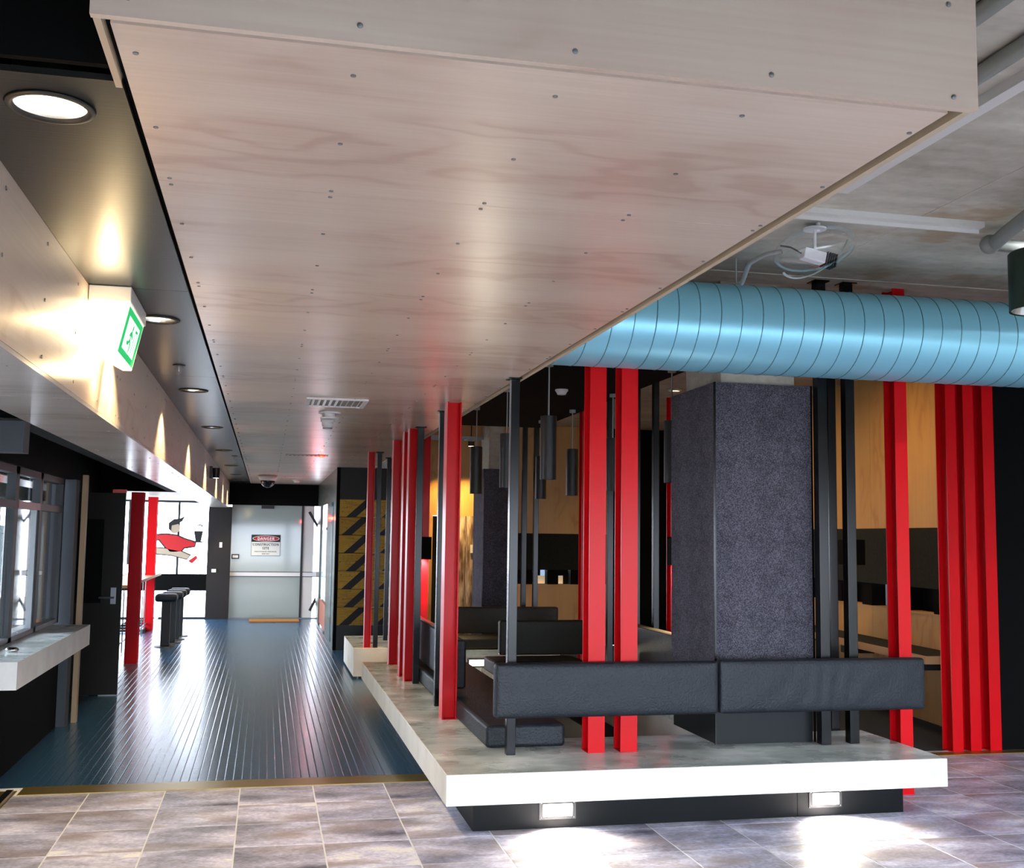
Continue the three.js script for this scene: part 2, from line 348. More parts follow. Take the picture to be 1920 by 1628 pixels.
{
  const w = setting('wall_back', 'plywood back wall with charcoal felt band and slot windows behind the booths');
  const z = -16;
  part('upper_panel', box(1.75, 3.0, 2.2, HC, z - 0.05, z), mPlyWarm, w);
  part('upper_panel', box(3.0, 4.1, 1.66, HC, z - 0.05, z), mPlyWarm, w);
  part('upper_panel', box(4.1, 5.1, 1.66, HC, z - 0.05, z), mPlyWarm, w);
  part('felt_band', box(3.0, 5.1, 1.12, 1.66, z - 0.05, z + 0.012), mFeltDark, w);
  part('slot_reveal', box(3.0, 5.1, 0.9, 1.12, z - 0.2, z - 0.16), mBlack, w);
  for (let i = 0; i < 5; i++) part('slot_divider', box(3.4 + i * 0.36, 3.57 + i * 0.36, 0.905, 1.12, z - 0.16, z), mBlack, w);
  part('lit_window_pane', box(4.05, 4.12, 1.0, 1.12, z - 0.155, z - 0.15), glow('#7fb4e6', 0.55), w);
  part('lit_window_pane', box(3.95, 4.4, 0.91, 1.03, z - 0.15, z - 0.145), std({ color: '#c9b79a', emissive: '#c9b79a', emissiveIntensity: 0.35 }), w);
  part('lit_window_pane', box(4.5, 5.0, 0.91, 1.0, z - 0.15, z - 0.145), std({ color: '#c9b79a', emissive: '#c9b79a', emissiveIntensity: 0.3 }), w);
  part('lower_panel', box(3.0, 5.1, 0, 0.905, z - 0.05, z), mPlyWarm, w);
  part('lower_panel', box(1.75, 2.38, 0, 2.2, z - 0.05, z), mPlyWarm, w);
  part('door_recess', box(2.38, 2.62, 0, 1.9, z - 0.35, z - 0.3), mBlack, w);
  part('lintel_panel', box(2.38, 3.0, 1.9, 2.2, z - 0.05, z), mPlyWarm, w);
  const wt = std({ map: tex(512, 512, (u, v) => { const a = fbm(u, v, 14, 3, 401, 5), b = fbm(u, v, 60, 6, 403, 3); return lerp3([0.33, 0.24, 0.17], [0.83, 0.77, 0.68], clamp(0.5 + (a - 0.5) * 2 + (b - 0.5) * 0.9)); }), roughness: 0.7 });
  for (let i = 0; i < 3; i++) part('weathered_board', box(2.62 + i * 0.13, 2.745 + i * 0.13, 0, 1.9, z - 0.05, z + (i % 2) * 0.006, [i * 0.4, 0, 0]), wt, w);
}
single('light_switch', 'white light switch on the far timber wall', 'switch', [box(-0.03, 0.03, -0.06, 0.06, 0, 0.012)], mWhite, [2.97, 1.42, -15.985]);
setting('wall_right_002', 'outer wall behind the booths', [box(5.0, 6.6, 0, HC, -16.3, -16.05)], mBlackWall);
// bench shelf along the right wall
{
  const g = new THREE.Group(); g.name = 'wall_bench'; scene.add(g);
  g.userData = { label: 'long timber-edged bar bench running along the plywood side wall', category: 'bench' };
  g.position.set(5.76, 0, -7.91); g.rotation.y = -wallTurn;
  part('top', box(-0.42, -0.014, 0.62, 0.66, -8.2, -0.3), mFeltDark, g);
  part('front_edge', box(-0.44, -0.42, 0.6, 0.665, -8.2, -0.3), mTimber, g);
  part('end_edge', box(-0.44, -0.014, 0.6, 0.665, -0.3, -0.28), mTimber, g);
  for (let i = 0; i < 6; i++) part('bracket', box(-0.3, -0.014, 0.5, 0.62, -0.7 - i * 1.4 - 0.14, -0.7 - i * 1.4), mBlackMetal, g);
}
function wallSconce(along, y) { return [5.76 - Math.sin(wallTurn) * along, y, -7.91 - Math.cos(wallTurn) * along]; }
for (const [a, l] of [[1.75, 'black box wall light on the felt band beside the single red floor post'], [7.3, 'black box wall light on the felt band far behind the front red pair']]) {
  const p = wallSconce(a, 1.5);
  const g = thing('wall_light', l, 'wall light', p); g.rotation.y = -wallTurn;
  part('housing', rbox(-0.17, -0.02, -0.12, 0.12, -0.14, 0.14, 0.006, 2), mBlack, g);
  part('back_plate', box(-0.02, -0.013, -0.09, 0.09, -0.1, 0.1), mBlackMetal, g);
}

// ---------------------------------------------------------------- left: servery wall, window, counter
setting('wall_left_002', 'dark servery wall under the left window', [box(-1.75, -1.63, 0, 0.69, -9.75, -6.75)], mBlackWall);
setting('wall_left_008', 'dark header above the left window', [box(-1.75, -1.63, 2.035, 3.2, -9.98, -6.75), box(-1.62, -1.06, 2.3, 2.36, -14.1, -6.75), box(-1.2, -1.062, 2.105, 2.36, -14.1, -5.3)], mBlackWall);
setting('wall_left_003', 'dark grey return panel between window and timber jamb', [box(-1.75, -1.56, 0, 2.03, -9.93, -9.76)], mGreyPanel);
setting('wall_left_004', 'black side wall of the passage beyond the open door', [box(-2.1, -1.98, 0, 3.2, -14.1, -9.98), box(-2.1, -1.75, 0, 3.2, -10.02, -9.96), box(-2.1, -1.06, 2.1, 3.2, -14.25, -14.1), box(-2.1, -1.7, 0, 2.1, -14.25, -14.1)], mBlackWall);
setting('trim_1', 'grey lintel face under the left bulkhead', [box(-1.9, -1.062, 1.945, 2.083, -5.32, -5.2)], mGreyPanel);
single('timber_jamb', 'narrow pale timber door jamb beside the servery counter', 'jamb', [box(-0.02, 0.02, 0, 2.08, -0.05, 0.03)], std({ color: '#8d7350', roughness: 0.5 }), [-1.525, 0, -9.99]);
{
  const w = setting('window_1', 'dark-framed servery window above the concrete counter');
  const x0 = -1.70, x1 = -1.64;
  for (const [z0, z1] of [[-6.8, -6.75], [-7.98, -7.88], [-8.79, -8.71], [-9.70, -9.63]]) part('mullion', box(x0, x1, 0.855, 2.03, z0, z1), mFrame, w);
  part('head', box(x0, x1, 1.98, 2.03, -9.7, -6.8), mFrame, w);
  part('sill', box(x0, x1, 0.856, 0.89, -9.7, -6.8), mAlu, w);
  part('transom', box(x0, x1 + 0.005, 1.75, 1.80, -8.71, -7.98), std({ color: '#6b3b36', roughness: 0.35 }), w);
  part('transom', box(x0, x1, 1.75, 1.80, -9.63, -8.79), mFrame, w);
  part('transom', box(x0, x1, 1.75, 1.80, -7.88, -6.8), mFrame, w);
  for (const [a, b] of [[-8.71, -7.98], [-9.63, -8.79], [-7.88, -6.8]]) { part('pane', box(-1.672, -1.668, 1.80, 1.98, a, b), mGlass, w); part('pane', box(-1.672, -1.668, 0.89, 1.75, a, b), mGlass, w); }
  part('sash_stile', box(-1.69, -1.65, 0.89, 1.75, -8.70, -8.655), mAlu, w);
}
{
  const c = thing('servery_counter', 'thick pale concrete counter slab under the left window', 'counter', [-1.5, 0, -8.1]);
  part('counter_slab', box(-0.37, 0.145, 0.695, 0.853, -1.36, 1.3), [mSlabSide, mSlabSide, mSlab, mSlabSide, mSlabSide, mSlabSide], c);
}
single('crumpled_foil', 'small crumpled piece of foil on the servery counter', 'foil', new THREE.IcosahedronGeometry(0.035, 1).scale(1.2, 0.5, 0.9), mChrome, [-1.5, 0.868, -7.35]);
// outside the servery window
{
  const col = single('outside_column', 'pale rendered column outside the servery window', 'column', [box(-0.2, 0.2, 0, 3.4, -0.2, 0.2)], mOffWhite, [-2.75, -0.06, -11.1]);
  const w = single('grey_blind', 'grey blind behind the right pane of the servery window', 'blind', [box(-0.006, 0.006, 0.0, 1.1, -0.42, 0.42)], std({ color: '#6f767d', roughness: 0.8 }), [-1.735, 0.9, -9.21]);
  const b = thing('diagonal_brace', 'dark diagonal steel brace outside the left window pane', 'brace', [-2.2, 0, -9.8]);
  const bar = (p, q, r) => tube([p, [(p[0] + q[0]) / 2, (p[1] + q[1]) / 2, (p[2] + q[2]) / 2], q], r, 4, 8);
  part('upper_bar', bar([0, 1.55, 0.9], [0, 1.95, -0.9], 0.025), mFrame, b);
  part('lower_bar', bar([0, 1.55, 0.9], [0, 0.9, -0.9], 0.025), mFrame, b);
  part('rail', bar([0, 1.30, 0.9], [0, 1.30, -0.9], 0.01), mFrame, b);
}
// open dark door
{
  const d = setting('door_1', 'open dark brown door leaf with vision panel and lever handle');
  const z = -11.55;
  part('leaf', box(-1.97, -1.375, 0.01, 1.985, z - 0.02, z + 0.02), mDoor, d);
  part('vision_panel', box(-1.88, -1.565, 0.9, 1.72, z + 0.018, z + 0.026), mBlack, d);
  const hp = part('handle_plate', box(-1.475, -1.425, 0.89, 1.05, z + 0.02, z + 0.028), mAlu, d);
  part('lever', [box(-1.58, -1.44, 0.945, 0.962, z + 0.06, z + 0.075), box(-1.455, -1.44, 0.945, 0.962, z + 0.028, z + 0.06)], mBlackMetal, hp);
  part('top_edge', box(-1.50, -1.372, 1.987, 2.02, z - 0.02, z + 0.03), std({ color: '#c42a22', roughness: 0.4 }), d);
  part('bottom_seal', box(-1.55, -1.375, 0, 0.009, z - 0.02, z + 0.02), mAlu, d);
}
// ---------------------------------------------------------------- far left: bar area
setting('wall_left_005', 'far left glazed wall frame', [box(-3.45, -3.3, 0, 0.35, -21.6, -14.2), box(-3.45, -3.3, 2.25, 3.2, -21.6, -14.2), box(-4.0, -2.1, 0, 3.2, -14.25, -14.1), box(-3.45, -3.35, 0.3, 2.3, -17.3, -17.1), box(-3.45, -3.35, 0.3, 2.3, -19.7, -19.5)], mBlackWall);
setting('ceiling_005', 'white ceiling over the far left bar', [box(-3.4, -1.06, 2.2, 2.26, -21.5, -14.2)], mOffWhite);
{
  const w = setting('window_2', 'bright far window with printed figure decal');
  const z = -21.5;
  part('head', box(-3.4, -1.06, 2.16, 2.22, z - 0.05, z), mFrame, w);
  part('mullion', box(-1.62, -1.58, 0.83, 2.16, z - 0.05, z), mFrame, w);
  part('mullion', box(-2.5, -2.44, 0.83, 2.16, z - 0.05, z), mFrame, w);
  part('band', box(-3.4, -1.06, 0.52, 0.83, z - 0.06, z + 0.02), mBlackWall, w);
  part('sill', box(-3.4, -1.06, 0.0, 0.035, z - 0.06, z + 0.01), mFrame, w);
  part('pane', box(-3.4, -1.6, 0.83, 2.16, z - 0.03, z - 0.025), mGlass, w);
  part('pane', box(-1.6, -1.06, 0.83, 2.16, z - 0.03, z - 0.025), mGlass, w);
  part('pane', box(-3.4, -1.06, 0.035, 0.52, z - 0.03, z - 0.025), mGlass, w);
}
// window decal: a plain generic runner pictogram in red and black with a cup
{
  const g = thing('window_decal', 'red and black runner pictogram with a steaming cup on the far window', 'decal', [-1.6, 1.42, -21.49]); g.scale.set(1.12, 1.2, 1);
  const red = std({ color: '#c4161c', roughness: 0.6 }), blk = std({ color: '#141414', roughness: 0.6 }), cream = std({ color: '#b5a48b', roughness: 0.6 });
  const flat = (pts, z = 0) => { const sh = new THREE.Shape(); pts.forEach((p, i) => i ? sh.lineTo(p[0], p[1]) : sh.moveTo(p[0], p[1])); const q = new THREE.ExtrudeGeometry(sh, { depth: 0.003, bevelEnabled: false }); q.translate(0, 0, z); return q; };
  part('torso', flat([[-0.42, 0.10], [-0.2, 0.12], [-0.02, 0.1], [0.1, 0.05], [0.28, 0.0], [0.27, -0.06], [0.1, -0.08], [0.05, -0.14], [-0.12, -0.15], [-0.22, -0.05], [-0.3, 0.04], [-0.44, 0.04]]), red, g);
  part('head', new THREE.CylinderGeometry(0.085, 0.085, 0.004, 24).rotateX(Math.PI / 2).translate(-0.06, 0.22, 0.002), cream, g);
  part('hair', flat([[-0.16, 0.2], [-0.16, 0.3], [-0.08, 0.36], [0.02, 0.37], [0.1, 0.41], [0.06, 0.33], [-0.02, 0.28], [-0.11, 0.26], [-0.12, 0.18]], 0.004), blk, g);
  part('leg', flat([[-0.45, -0.08], [-0.2, -0.1], [0.05, -0.14], [0.2, -0.2], [0.16, -0.26], [-0.1, -0.2], [-0.45, -0.17]]), cream, g);
  part('leg_outline', flat([[-0.46, -0.07], [-0.2, -0.085], [0.06, -0.125], [0.22, -0.19], [0.16, -0.275], [-0.1, -0.215], [-0.46, -0.185]], -0.003), blk, g);
  part('torso_outline', flat([[-0.43, 0.12], [-0.2, 0.14], [-0.01, 0.12], [0.11, 0.07], [0.3, 0.015], [0.28, -0.075], [0.11, -0.1], [0.06, -0.16], [-0.13, -0.17], [-0.24, -0.06], [-0.31, 0.02], [-0.45, 0.02]], -0.0035), blk, g);
  part('shoe', flat([[0.17, -0.29], [0.3, -0.2], [0.33, -0.24], [0.24, -0.33]], 0.002), red, g);
  part('cup', flat([[0.25, 0.18], [0.4, 0.18], [0.37, 0.02], [0.28, 0.02]], 0.003), blk, g);
  part('saucer', flat([[0.23, 0.0], [0.41, 0.0], [0.38, 0.02], [0.26, 0.02]], 0.003), blk, g);
  part('steam', flat([[0.29, 0.25], [0.36, 0.27], [0.37, 0.22], [0.39, 0.27], [0.35, 0.29], [0.29, 0.265]], 0.003), blk, g);
}
{ // far dark pillar
  const w = setting('wall_left_006', 'dark pillar between the far window and the glass door', [box(-1.06, -0.64, 0, 2.10, -21.55, -21.4)], std({ color: '#171110', roughness: 0.7 }));
  single('exit_button', 'green glowing exit button on the dark far pillar', 'button', [box(-0.04, 0.04, -0.03, 0.03, 0, 0.02)], glow('#1f9a55', 0.6), [-0.93, 0.9, -21.4]);
  single('wall_switch', 'small white switch high on the dark far pillar', 'switch', [box(-0.025, 0.025, -0.05, 0.05, 0, 0.012)], mWhite, [-0.82, 1.38, -21.4]);
}
{ // red posts on the left
  const mk = (x, z, h, w, d, label) => {
    const g = thing('steel_column', label, 'column', [x, 0, z]);
    part('flange', box(-w / 2, w / 2, 0, h, -d / 2, -d / 2 + 0.012), mRed, g);
    part('flange', box(-w / 2, w / 2, 0, h, d / 2 - 0.012, d / 2), mRed, g);
    part('web', box(-0.006, 0.006, 0, h, -d / 2 + 0.012, d / 2 - 0.012), mRed, g);
  };
  mk(-1.56, -14.33, 2.09, 0.15, 0.15, 'red steel column at the start of the far left bar');
  mk(-1.83, -19.0, 2.18, 0.15, 0.15, 'red steel column in front of the far window');
}
{ // leaning bar with balusters
  const g = thing('leaning_bar', 'timber-topped leaning bar with thin metal balusters, far left', 'bar', [-1.95, 0, -17.5]);
  part('top', rbox(-0.2, 0.2, 0.86, 0.90, -2.6, 2.2, 0.004, 1), mTimber, g);
  part('glass_upstand', box(-0.19, -0.18, 0.905, 1.08, -2.6, 2.2), mGlass, g);
  for (let i = 0; i < 12; i++) part('baluster', cyl(0.008, 0.008, 0.86, 0.1, 0, 2.1 - i * 0.4, 8), mAlu, g);
  part('foot_rail', tube([[0.1, 0.12, 2.1], [0.1, 0.12, 0], [0.1, 0.12, -2.5]], 0.012, 6, 8), mAlu, g);
  part('panel', box(-0.15, -0.1, 0, 0.85, 1.3, 2.2), mBrass, g);
}
{
  const g = thing('ramp_frame', 'low black slatted ramp frame on the floor beside the bar', 'ramp', [-2.05, 0, -19.6]);
  part('side_rail', box(0.15, 0.19, 0, 0.06, -1.5, 1.1), mAlu, g); part('side_rail', box(-0.3, -0.26, 0, 0.06, -1.5, 1.1), mAlu, g);
  for (let i = 0; i < 6; i++) part('slat', box(-0.26, 0.15, 0.01, 0.05, 1.0 - i * 0.5 - 0.06, 1.0 - i * 0.5), mBlackMetal, g);
}
// bar stools
[[-1.335, -16.3, 'nearest of the four black bar stools at the far bar'], [-1.30, -16.85, 'second nearest of the four black bar stools at the far bar'], [-1.285, -17.4, 'third of the four black bar stools at the far bar'], [-1.275, -17.95, 'farthest of the four black bar stools at the far bar']].forEach(([x, z, l]) => {
  const g = thing('bar_stool', l, 'stool', [x, 0, z], 'bar stools at the far bar');
  part('seat', rbox(-0.15, 0.15, 0.63, 0.74, -0.15, 0.15, 0.045, 4), mLeather, g);
  part('leg', rbox(-0.06, 0.06, 0.012, 0.64, -0.05, 0.05, 0.01, 2), mBlackMetal, g);
  part('base_plate', cyl(0.15, 0.14, 0.012, 0, 0, 0, 28), mBlackMetal, g);
});
// ---------------------------------------------------------------- end glass door
{
  const d = setting('door_2', 'white-backed glass entrance doors at the end of the corridor');
  const z = -21.5, pane = phys({ color: '#8e9894', roughness: 0.06, specularIntensity: 1, emissive: '#000000' });
  part('door_leaf', box(-0.64, 0.66, 0.02, 2.139, z - 0.03, z), pane, d);
  part('closer', box(-0.1, 0.14, 2.075, 2.135, z, z + 0.03), mBlackMetal, d);
  part('mid_rail', box(-0.66, 0.97, 0.795, 0.875, z, z + 0.012), mWhite, d);
  part('rail_line', box(-0.66, 0.97, 0.872, 0.884, z, z + 0.014), mFrame, d);
  part('rail_line', box(-0.66, 0.97, 0.787, 0.799, z, z + 0.014), mFrame, d);
  part('stile', box(0.66, 0.70, 0.0, 2.16, z - 0.04, z + 0.02), mFrame, d);
  part('sidelight', box(0.70, 0.90, 0.02, 2.16, z - 0.03, z), std({ color: '#d9d6d2', roughness: 0.3 }), d);
  part('head', box(-0.7, 1.0, 2.14, S - 0.002, z - 0.06, z + 0.1), mBlack, d);
  part('threshold', box(-0.66, 1.0, 0.0, 0.02, z - 0.05, z + 0.05), mAlu, d);
}
for (const [a, l] of [[[[0.80, 2.03, -21.47], [0.99, 1.72, -21.47]], 'upper black diagonal brace at the end sidelight'], [[[0.86, 0.15, -21.47], [1.02, 0.48, -21.47]], 'lower black diagonal brace at the end sidelight']]) {
  const p = a[0], q = a[1], L = Math.hypot(q[0] - p[0], q[1] - p[1]);
  const m = single('brace_strap', l, 'strap', [box(-0.025, 0.025, 0, L, -0.006, 0.006)], mBlackMetal, p); m.rotation.z = -Math.atan2(q[0] - p[0], q[1] - p[1]);
}
setting('wall_end', 'dark end wall above and beside the glass doors', [box(-4.3, -1.06, 2.2, 3.3, -21.75, -21.6), box(-1.06, 1.9, 2.2, 3.3, -21.75, -21.6)], mBlack);
single('card_reader', 'small framed card reader beside the end glass door', 'card reader', [box(-0.07, 0.07, -0.045, 0.045, 0, 0.02)], mFrame, [-0.55, 1.165, -21.49]);
single('card_reader_plate', 'white insert of the card reader beside the end glass door', 'card reader', [box(-0.05, 0.05, -0.025, 0.025, 0, 0.004)], mWhite, [-0.55, 1.165, -21.47]);
{
  const t = canvasTex(1024, 768, (c, w, h) => {
    c.fillStyle = '#dfe3e0'; c.fillRect(0, 0, w, h);
    c.fillStyle = '#151515'; c.fillRect(10, 10, w - 20, 250);
    c.fillStyle = '#f2f2f0'; c.beginPath(); c.ellipse(w / 2, 135, 470, 105, 0, 0, 7); c.fill();
    c.fillStyle = '#b01e22'; c.beginPath(); c.ellipse(w / 2, 135, 452, 92, 0, 0, 7); c.fill();
    c.fillStyle = '#f4f4f2'; c.textAlign = 'center'; c.textBaseline = 'middle'; c.font = 'bold 150px sans-serif'; c.fillText('DANGER', w / 2, 142, 720);
    c.fillStyle = '#1a1a1a'; c.font = 'bold 122px sans-serif'; c.fillText('CONSTRUCTION', w / 2, 355, 930); c.fillText('SITE', w / 2, 490);
    c.font = 'bold 58px sans-serif'; c.fillText('UNAUTHORISED PERSONNEL', w / 2, 610, 900); c.fillText('KEEP OUT', w / 2, 690);
    c.strokeStyle = '#151515'; c.lineWidth = 12; c.strokeRect(6, 6, w - 12, h - 12);
  });
  const g = thing('danger_sign', 'DANGER CONSTRUCTION SITE warning sign on the end glass door', 'sign', [0.005, 1.38, -21.49]);
  part('board', box(-0.27, 0.27, -0.2, 0.2, -0.004, 0.0), mWhite, g);
  const m = part('print', new THREE.PlaneGeometry(0.54, 0.4), std({ map: t, roughness: 0.5 }), g); m.position.z = 0.0015;
}
single('door_mat', 'brown coir door mat in front of the end glass door', 'mat', [box(-0.45, 0.45, 0.001, 0.018, -0.32, 0.32)], std({ color: '#9a6a30', roughness: 1 }), [0.2, 0, -20.95]);
// ---------------------------------------------------------------- dark box with hazard boards
{
  const w = setting('wall_back_001', 'dark room box at the end with hazard-striped timber boards');
  part('corner_panel', box(0.96, 1.78, 0.0, 0.34, -15.75, -15.65), std({ color: '#182220', roughness: 0.5 }), w);
  part('top_panel', box(0.96, 1.78, 2.1, 2.549, -15.75, -15.65), std({ color: '#141816', roughness: 0.6 }), w);
  part('corner_trim', box(0.955, 1.0, 0, 2.549, -15.76, -15.63), mBlackWall, w);
  part('side_panel', box(0.96, 1.0, 0, 2.549, -18.0, -15.76), std({ color: '#4c514a', roughness: 0.25 }), w);
  part('side_panel', box(0.96, 1.0, 2.1, 2.549, -21.4, -18.0), std({ color: '#4c514a', roughness: 0.25 }), w);
  part('side_panel', box(0.96, 1.0, 0, 2.1, -21.4, -20.2), std({ color: '#4c514a', roughness: 0.25 }), w);
  part('teal_strip', box(0.952, 0.962, 0.05, 2.08, -16.75, -16.35), phys({ color: '#2d6674', roughness: 0.15 }), w);
  part('return_side', box(1.76, 1.8, 0, HC, -16.1, -15.75), mBlackWall, w);
  part('core_back', box(1.9, 1.95, 0, HC, -21.5, -16.1), mBlack, w);
  const y0 = 0.34, ph = 0.2515;
  for (let i = 0; i < 7; i++) {
    const t = canvasTex(512, 160, (c, cw, ch) => {
      c.fillStyle = ['#b58a1e', '#a9801f', '#b98f24', '#ae861d'][i % 4]; c.fillRect(0, 0, cw, ch);
      for (let k = 0; k < 420; k++) { c.fillStyle = rnd() < 0.5 ? 'rgba(70,48,14,0.28)' : 'rgba(214,172,70,0.22)'; c.fillRect(rnd() * cw, rnd() * ch, 20 + rnd() * 120, 1 + rnd() * 2); }
      c.fillStyle = '#17181a';
      const ph0 = (i * 37) % 60;
      for (let k = -1; k < 3; k++) { const x = k * 330 + 20 + ph0; c.beginPath(); c.moveTo(x, ch); c.lineTo(x + 90, ch); c.lineTo(x + 90 + 175, 0); c.lineTo(x + 175, 0); c.fill(); }
      for (let k = 0; k < 26; k++) { c.fillStyle = 'rgba(40,28,12,0.8)'; c.beginPath(); c.arc(rnd() * cw, rnd() * ch, 1.5 + rnd() * 3, 0, 7); c.fill(); }
    });
    const g = new THREE.BoxGeometry(0.775, ph - 0.008, 0.04);
    const m = part('board', g, std({ map: t, roughness: 0.65 }), w); m.position.set(1.39, y0 + ph * (i + 0.5), -15.65 + (i % 2) * 0.006);
  }
}
{ // illuminated drinks cabinet in the side of the box
  const g = thing('drinks_cabinet', 'illuminated drinks cabinet with glowing red header, far right of corridor', 'cabinet', [1.0, 0, -19.1]);
  part('body', box(0.05, 0.6, 0.02, 2.05, -1.0, 0.95), mBlackWall, g);
  part('red_light_header', box(-0.03, 0.05, 1.72, 2.02, 0.3, 0.95), glow('#ff2a14', 1.1), g);
  part('header_sign_light', box(-0.034, -0.03, 1.80, 1.93, 0.5, 0.75), glow('#fff0e0', 1.6), g);
  part('glass_door', box(-0.02, 0.05, 0.5, 1.68, -0.95, 0.95), std({ color: '#9fb6b8', roughness: 0.1, emissive: '#8fb0b4', emissiveIntensity: 0.25 }), g);
  part('light_strip', box(-0.03, -0.02, 0.9, 1.4, 0.1, 0.3), glow('#f4fbff', 1.4), g);
  part('kick_panel', box(-0.03, 0.05, 0.04, 0.46, -0.95, 0.95), std({ color: '#93543f', roughness: 0.5 }), g);
  const l = new THREE.PointLight('#ff3a22', 0.35, 0, 2); l.position.set(-0.25, 1.87, 0.6); l.castShadow = true; g.add(l);
}
// ---------------------------------------------------------------- seating platform
{
  const g = thing('concrete_platform', 'polished concrete L-shaped seating platform on a dark recessed plinth', 'platform', [0.976, 0, -5.88]);
  const sh = new THREE.Shape();   // plan, x right, y = depth
  sh.moveTo(0, 0); sh.lineTo(2.975, 0); sh.lineTo(2.975, 0.96); sh.lineTo(0.9, 0.96); sh.lineTo(0.9, 5.28); sh.lineTo(0, 5.28);
  const e = new THREE.ExtrudeGeometry(sh, { depth: 0.157, bevelEnabled: true, bevelThickness: 0.003, bevelSize: 0.003, bevelOffset: -0.003, bevelSegments: 1 });
  e.rotateX(-Math.PI / 2); e.translate(0, P - 0.160, 0); metreUV(e);
  part('slab', e, [mSlab, mSlabSide], g);
  const dk = phys({ color: '#0c0e0f', roughness: 0.5, specularIntensity: 0.25 });
  part('plinth_front', box(0.178, 2.1, 0, P - 0.163, -0.5, -0.17), dk, g);
  part('plinth_front', box(2.103, 2.787, 0, P - 0.163, -0.5, -0.17), dk, g);
  part('plinth_left', box(0.178, 0.5, 0, P - 0.163, -5.1, -0.5), dk, g);
}
{
  const g = thing('concrete_block', 'square pale concrete bench block behind the platform, before the hazard boards', 'bench', [1.0, 0, -12.5]);
  part('slab', box(0, 0.92, 0.03, P, -1.55, 0), [mSlabSide, mSlabSide, mSlab, mSlabSide, mSlabSide, mSlabSide], g);
  part('plinth', box(0.06, 0.85, 0, 0.03, -1.5, -0.05), mBlackMetal, g);
}
// step lights
const stepLens = glow('#fff6df', 4.5);
function stepLight(label, x, y, z) {
  const g = thing('step_light', label, 'step light', [x, y, z]);
  part('face_plate', box(-0.105, 0.105, -0.05, 0.05, 0, 0.004), mBlackMetal, g);
  part('light_lens', rbox(-0.085, 0.085, -0.034, 0.034, 0.002, 0.014, 0.006, 2), stepLens, g);
  for (const [a, b] of [[-1, -1], [1, -1], [-1, 1], [1, 1]]) part('screw', new THREE.SphereGeometry(0.004, 8, 6).translate(a * 0.094, b * 0.04, 0.005), mChrome, g);
  const l = new THREE.SpotLight('#fff1d6', 14, 0, 1.1, 0.8, 2); l.position.set(0, 0, 0.03); l.target.position.set(0, -0.55, 0.75); l.castShadow = true; l.shadow.radius = 3; g.add(l, l.target);
}
stepLight('left lit step light in the front plinth of the platform', 1.63, 0.097, -6.049);
stepLight('right lit step light in the front plinth of the platform', 3.255, 0.097, -6.049);
// ---------------------------------------------------------------- steel posts
function hpost(label, x, y, z, h, w, d, open, group) {       // open 'z': hollow side faces the viewer, 'x': flange faces the viewer; (x, z) = near-left corner
  const g = thing('red_post', label, 'post', [x, y, z], group), t = 0.009;
  if (open === 'z') {
    part('flange', box(0, t, 0, h, -d, 0), mRed, g); part('flange', box(w - t, w, 0, h, -d, 0), mRed, g);
    part('web', box(t, w - t, 0, h, -d / 2 - 0.004, -d / 2 + 0.004), mRed, g);
  } else {
    part('flange', box(0, w, 0, h, -t, 0), mRed, g); part('flange', box(0, w, 0, h, -d, -d + t), mRed, g);
    part('web', box(w / 2 - 0.004, w / 2 + 0.004, 0, h, -d + t, -t), mRed, g);
  }
  part('weld_bead', box(-0.002, w + 0.002, 0, 0.004, -d, 0.003), mRed, g);
  return g;
}
function bpost(label, x, y, z, h, w = 0.06, cap = true) {
  const g = thing('black_post', label, 'post', [x, y, z]);
  part('tube', rbox(0, w, 0, h - 0.008, -w, 0, 0.004, 2), mPostBlack, g);
  if (cap) part('cap_plate', box(-0.02, w + 0.02, h - 0.008, h - 0.0005, -w - 0.02, 0.02), mPostBlack, g);
  return g;
}
const HS = S - P, HT = HC - P;
bpost('black post at the front left of the platform, before the cushion end', 1.402, P, -6.35, HS, 0.054);
hpost('left of the two bright red posts behind the long back cushion', 1.892, P, -6.345, HT, 0.102, 0.13, 'x');
hpost('right of the two bright red posts behind the long back cushion', 2.092, P, -6.345, HT, 0.104, 0.13, 'x');
hpost('red hollow-sided post on the platform nearest the corridor front', 1.225, P, -7.63, HS, 0.102, 0.14, 'z');
bpost('black post just behind the nearest corridor-side red post', 1.262, P, -8.22, HS, 0.05);
bpost('black post before the second pair of corridor-side red posts', 1.264, P, -9.48, HS, 0.056);
hpost('nearer red post of the second corridor-side pair', 1.213, P, -9.65, HS, 0.085, 0.13, 'z');
hpost('farther red post of the second corridor-side pair', 1.207, P, -9.97, HS, 0.085, 0.13, 'z');
bpost('black post just before the last red post on the long slab', 1.33, P, -10.62, HS, 0.05);
hpost('last red post at the far end of the long slab', 1.214, P, -10.9, HS, 0.085, 0.13, 'z');
hpost('red post standing on the far concrete block', 1.115, P, -12.55, HS, 0.075, 0.12, 'z');
bpost('black post beside the red post on the far concrete block', 1.217, P, -12.54, HS, 0.05);
bpost('slim black post at the back of the far concrete block', 1.42, P, -13.4, HS, 0.05);
bpost('left black post between felt column and single red post', 3.413, P, -6.375, HT, 0.066);
bpost('right black post between felt column and single red post', 3.614, P, -6.385, HT, 0.064);
bpost('rear black post between felt column and single red post', 3.76, 0, -6.88, HC, 0.06);
hpost('single red post on the tiles at the right end of the platform', 4.005, 0, -6.45, HC, 0.088, 0.13, 'x');
hpost('leftmost of the three red posts before the black wall', 5.205, 0, -7.665, HC, 0.09, 0.14, 'x');
hpost('middle of the three red posts before the black wall', 5.36, 0, -7.665, HC, 0.092, 0.14, 'x');
hpost('rightmost of the three red posts before the black wall', 5.53, 0, -7.665, HC, 0.1, 0.14, 'x');
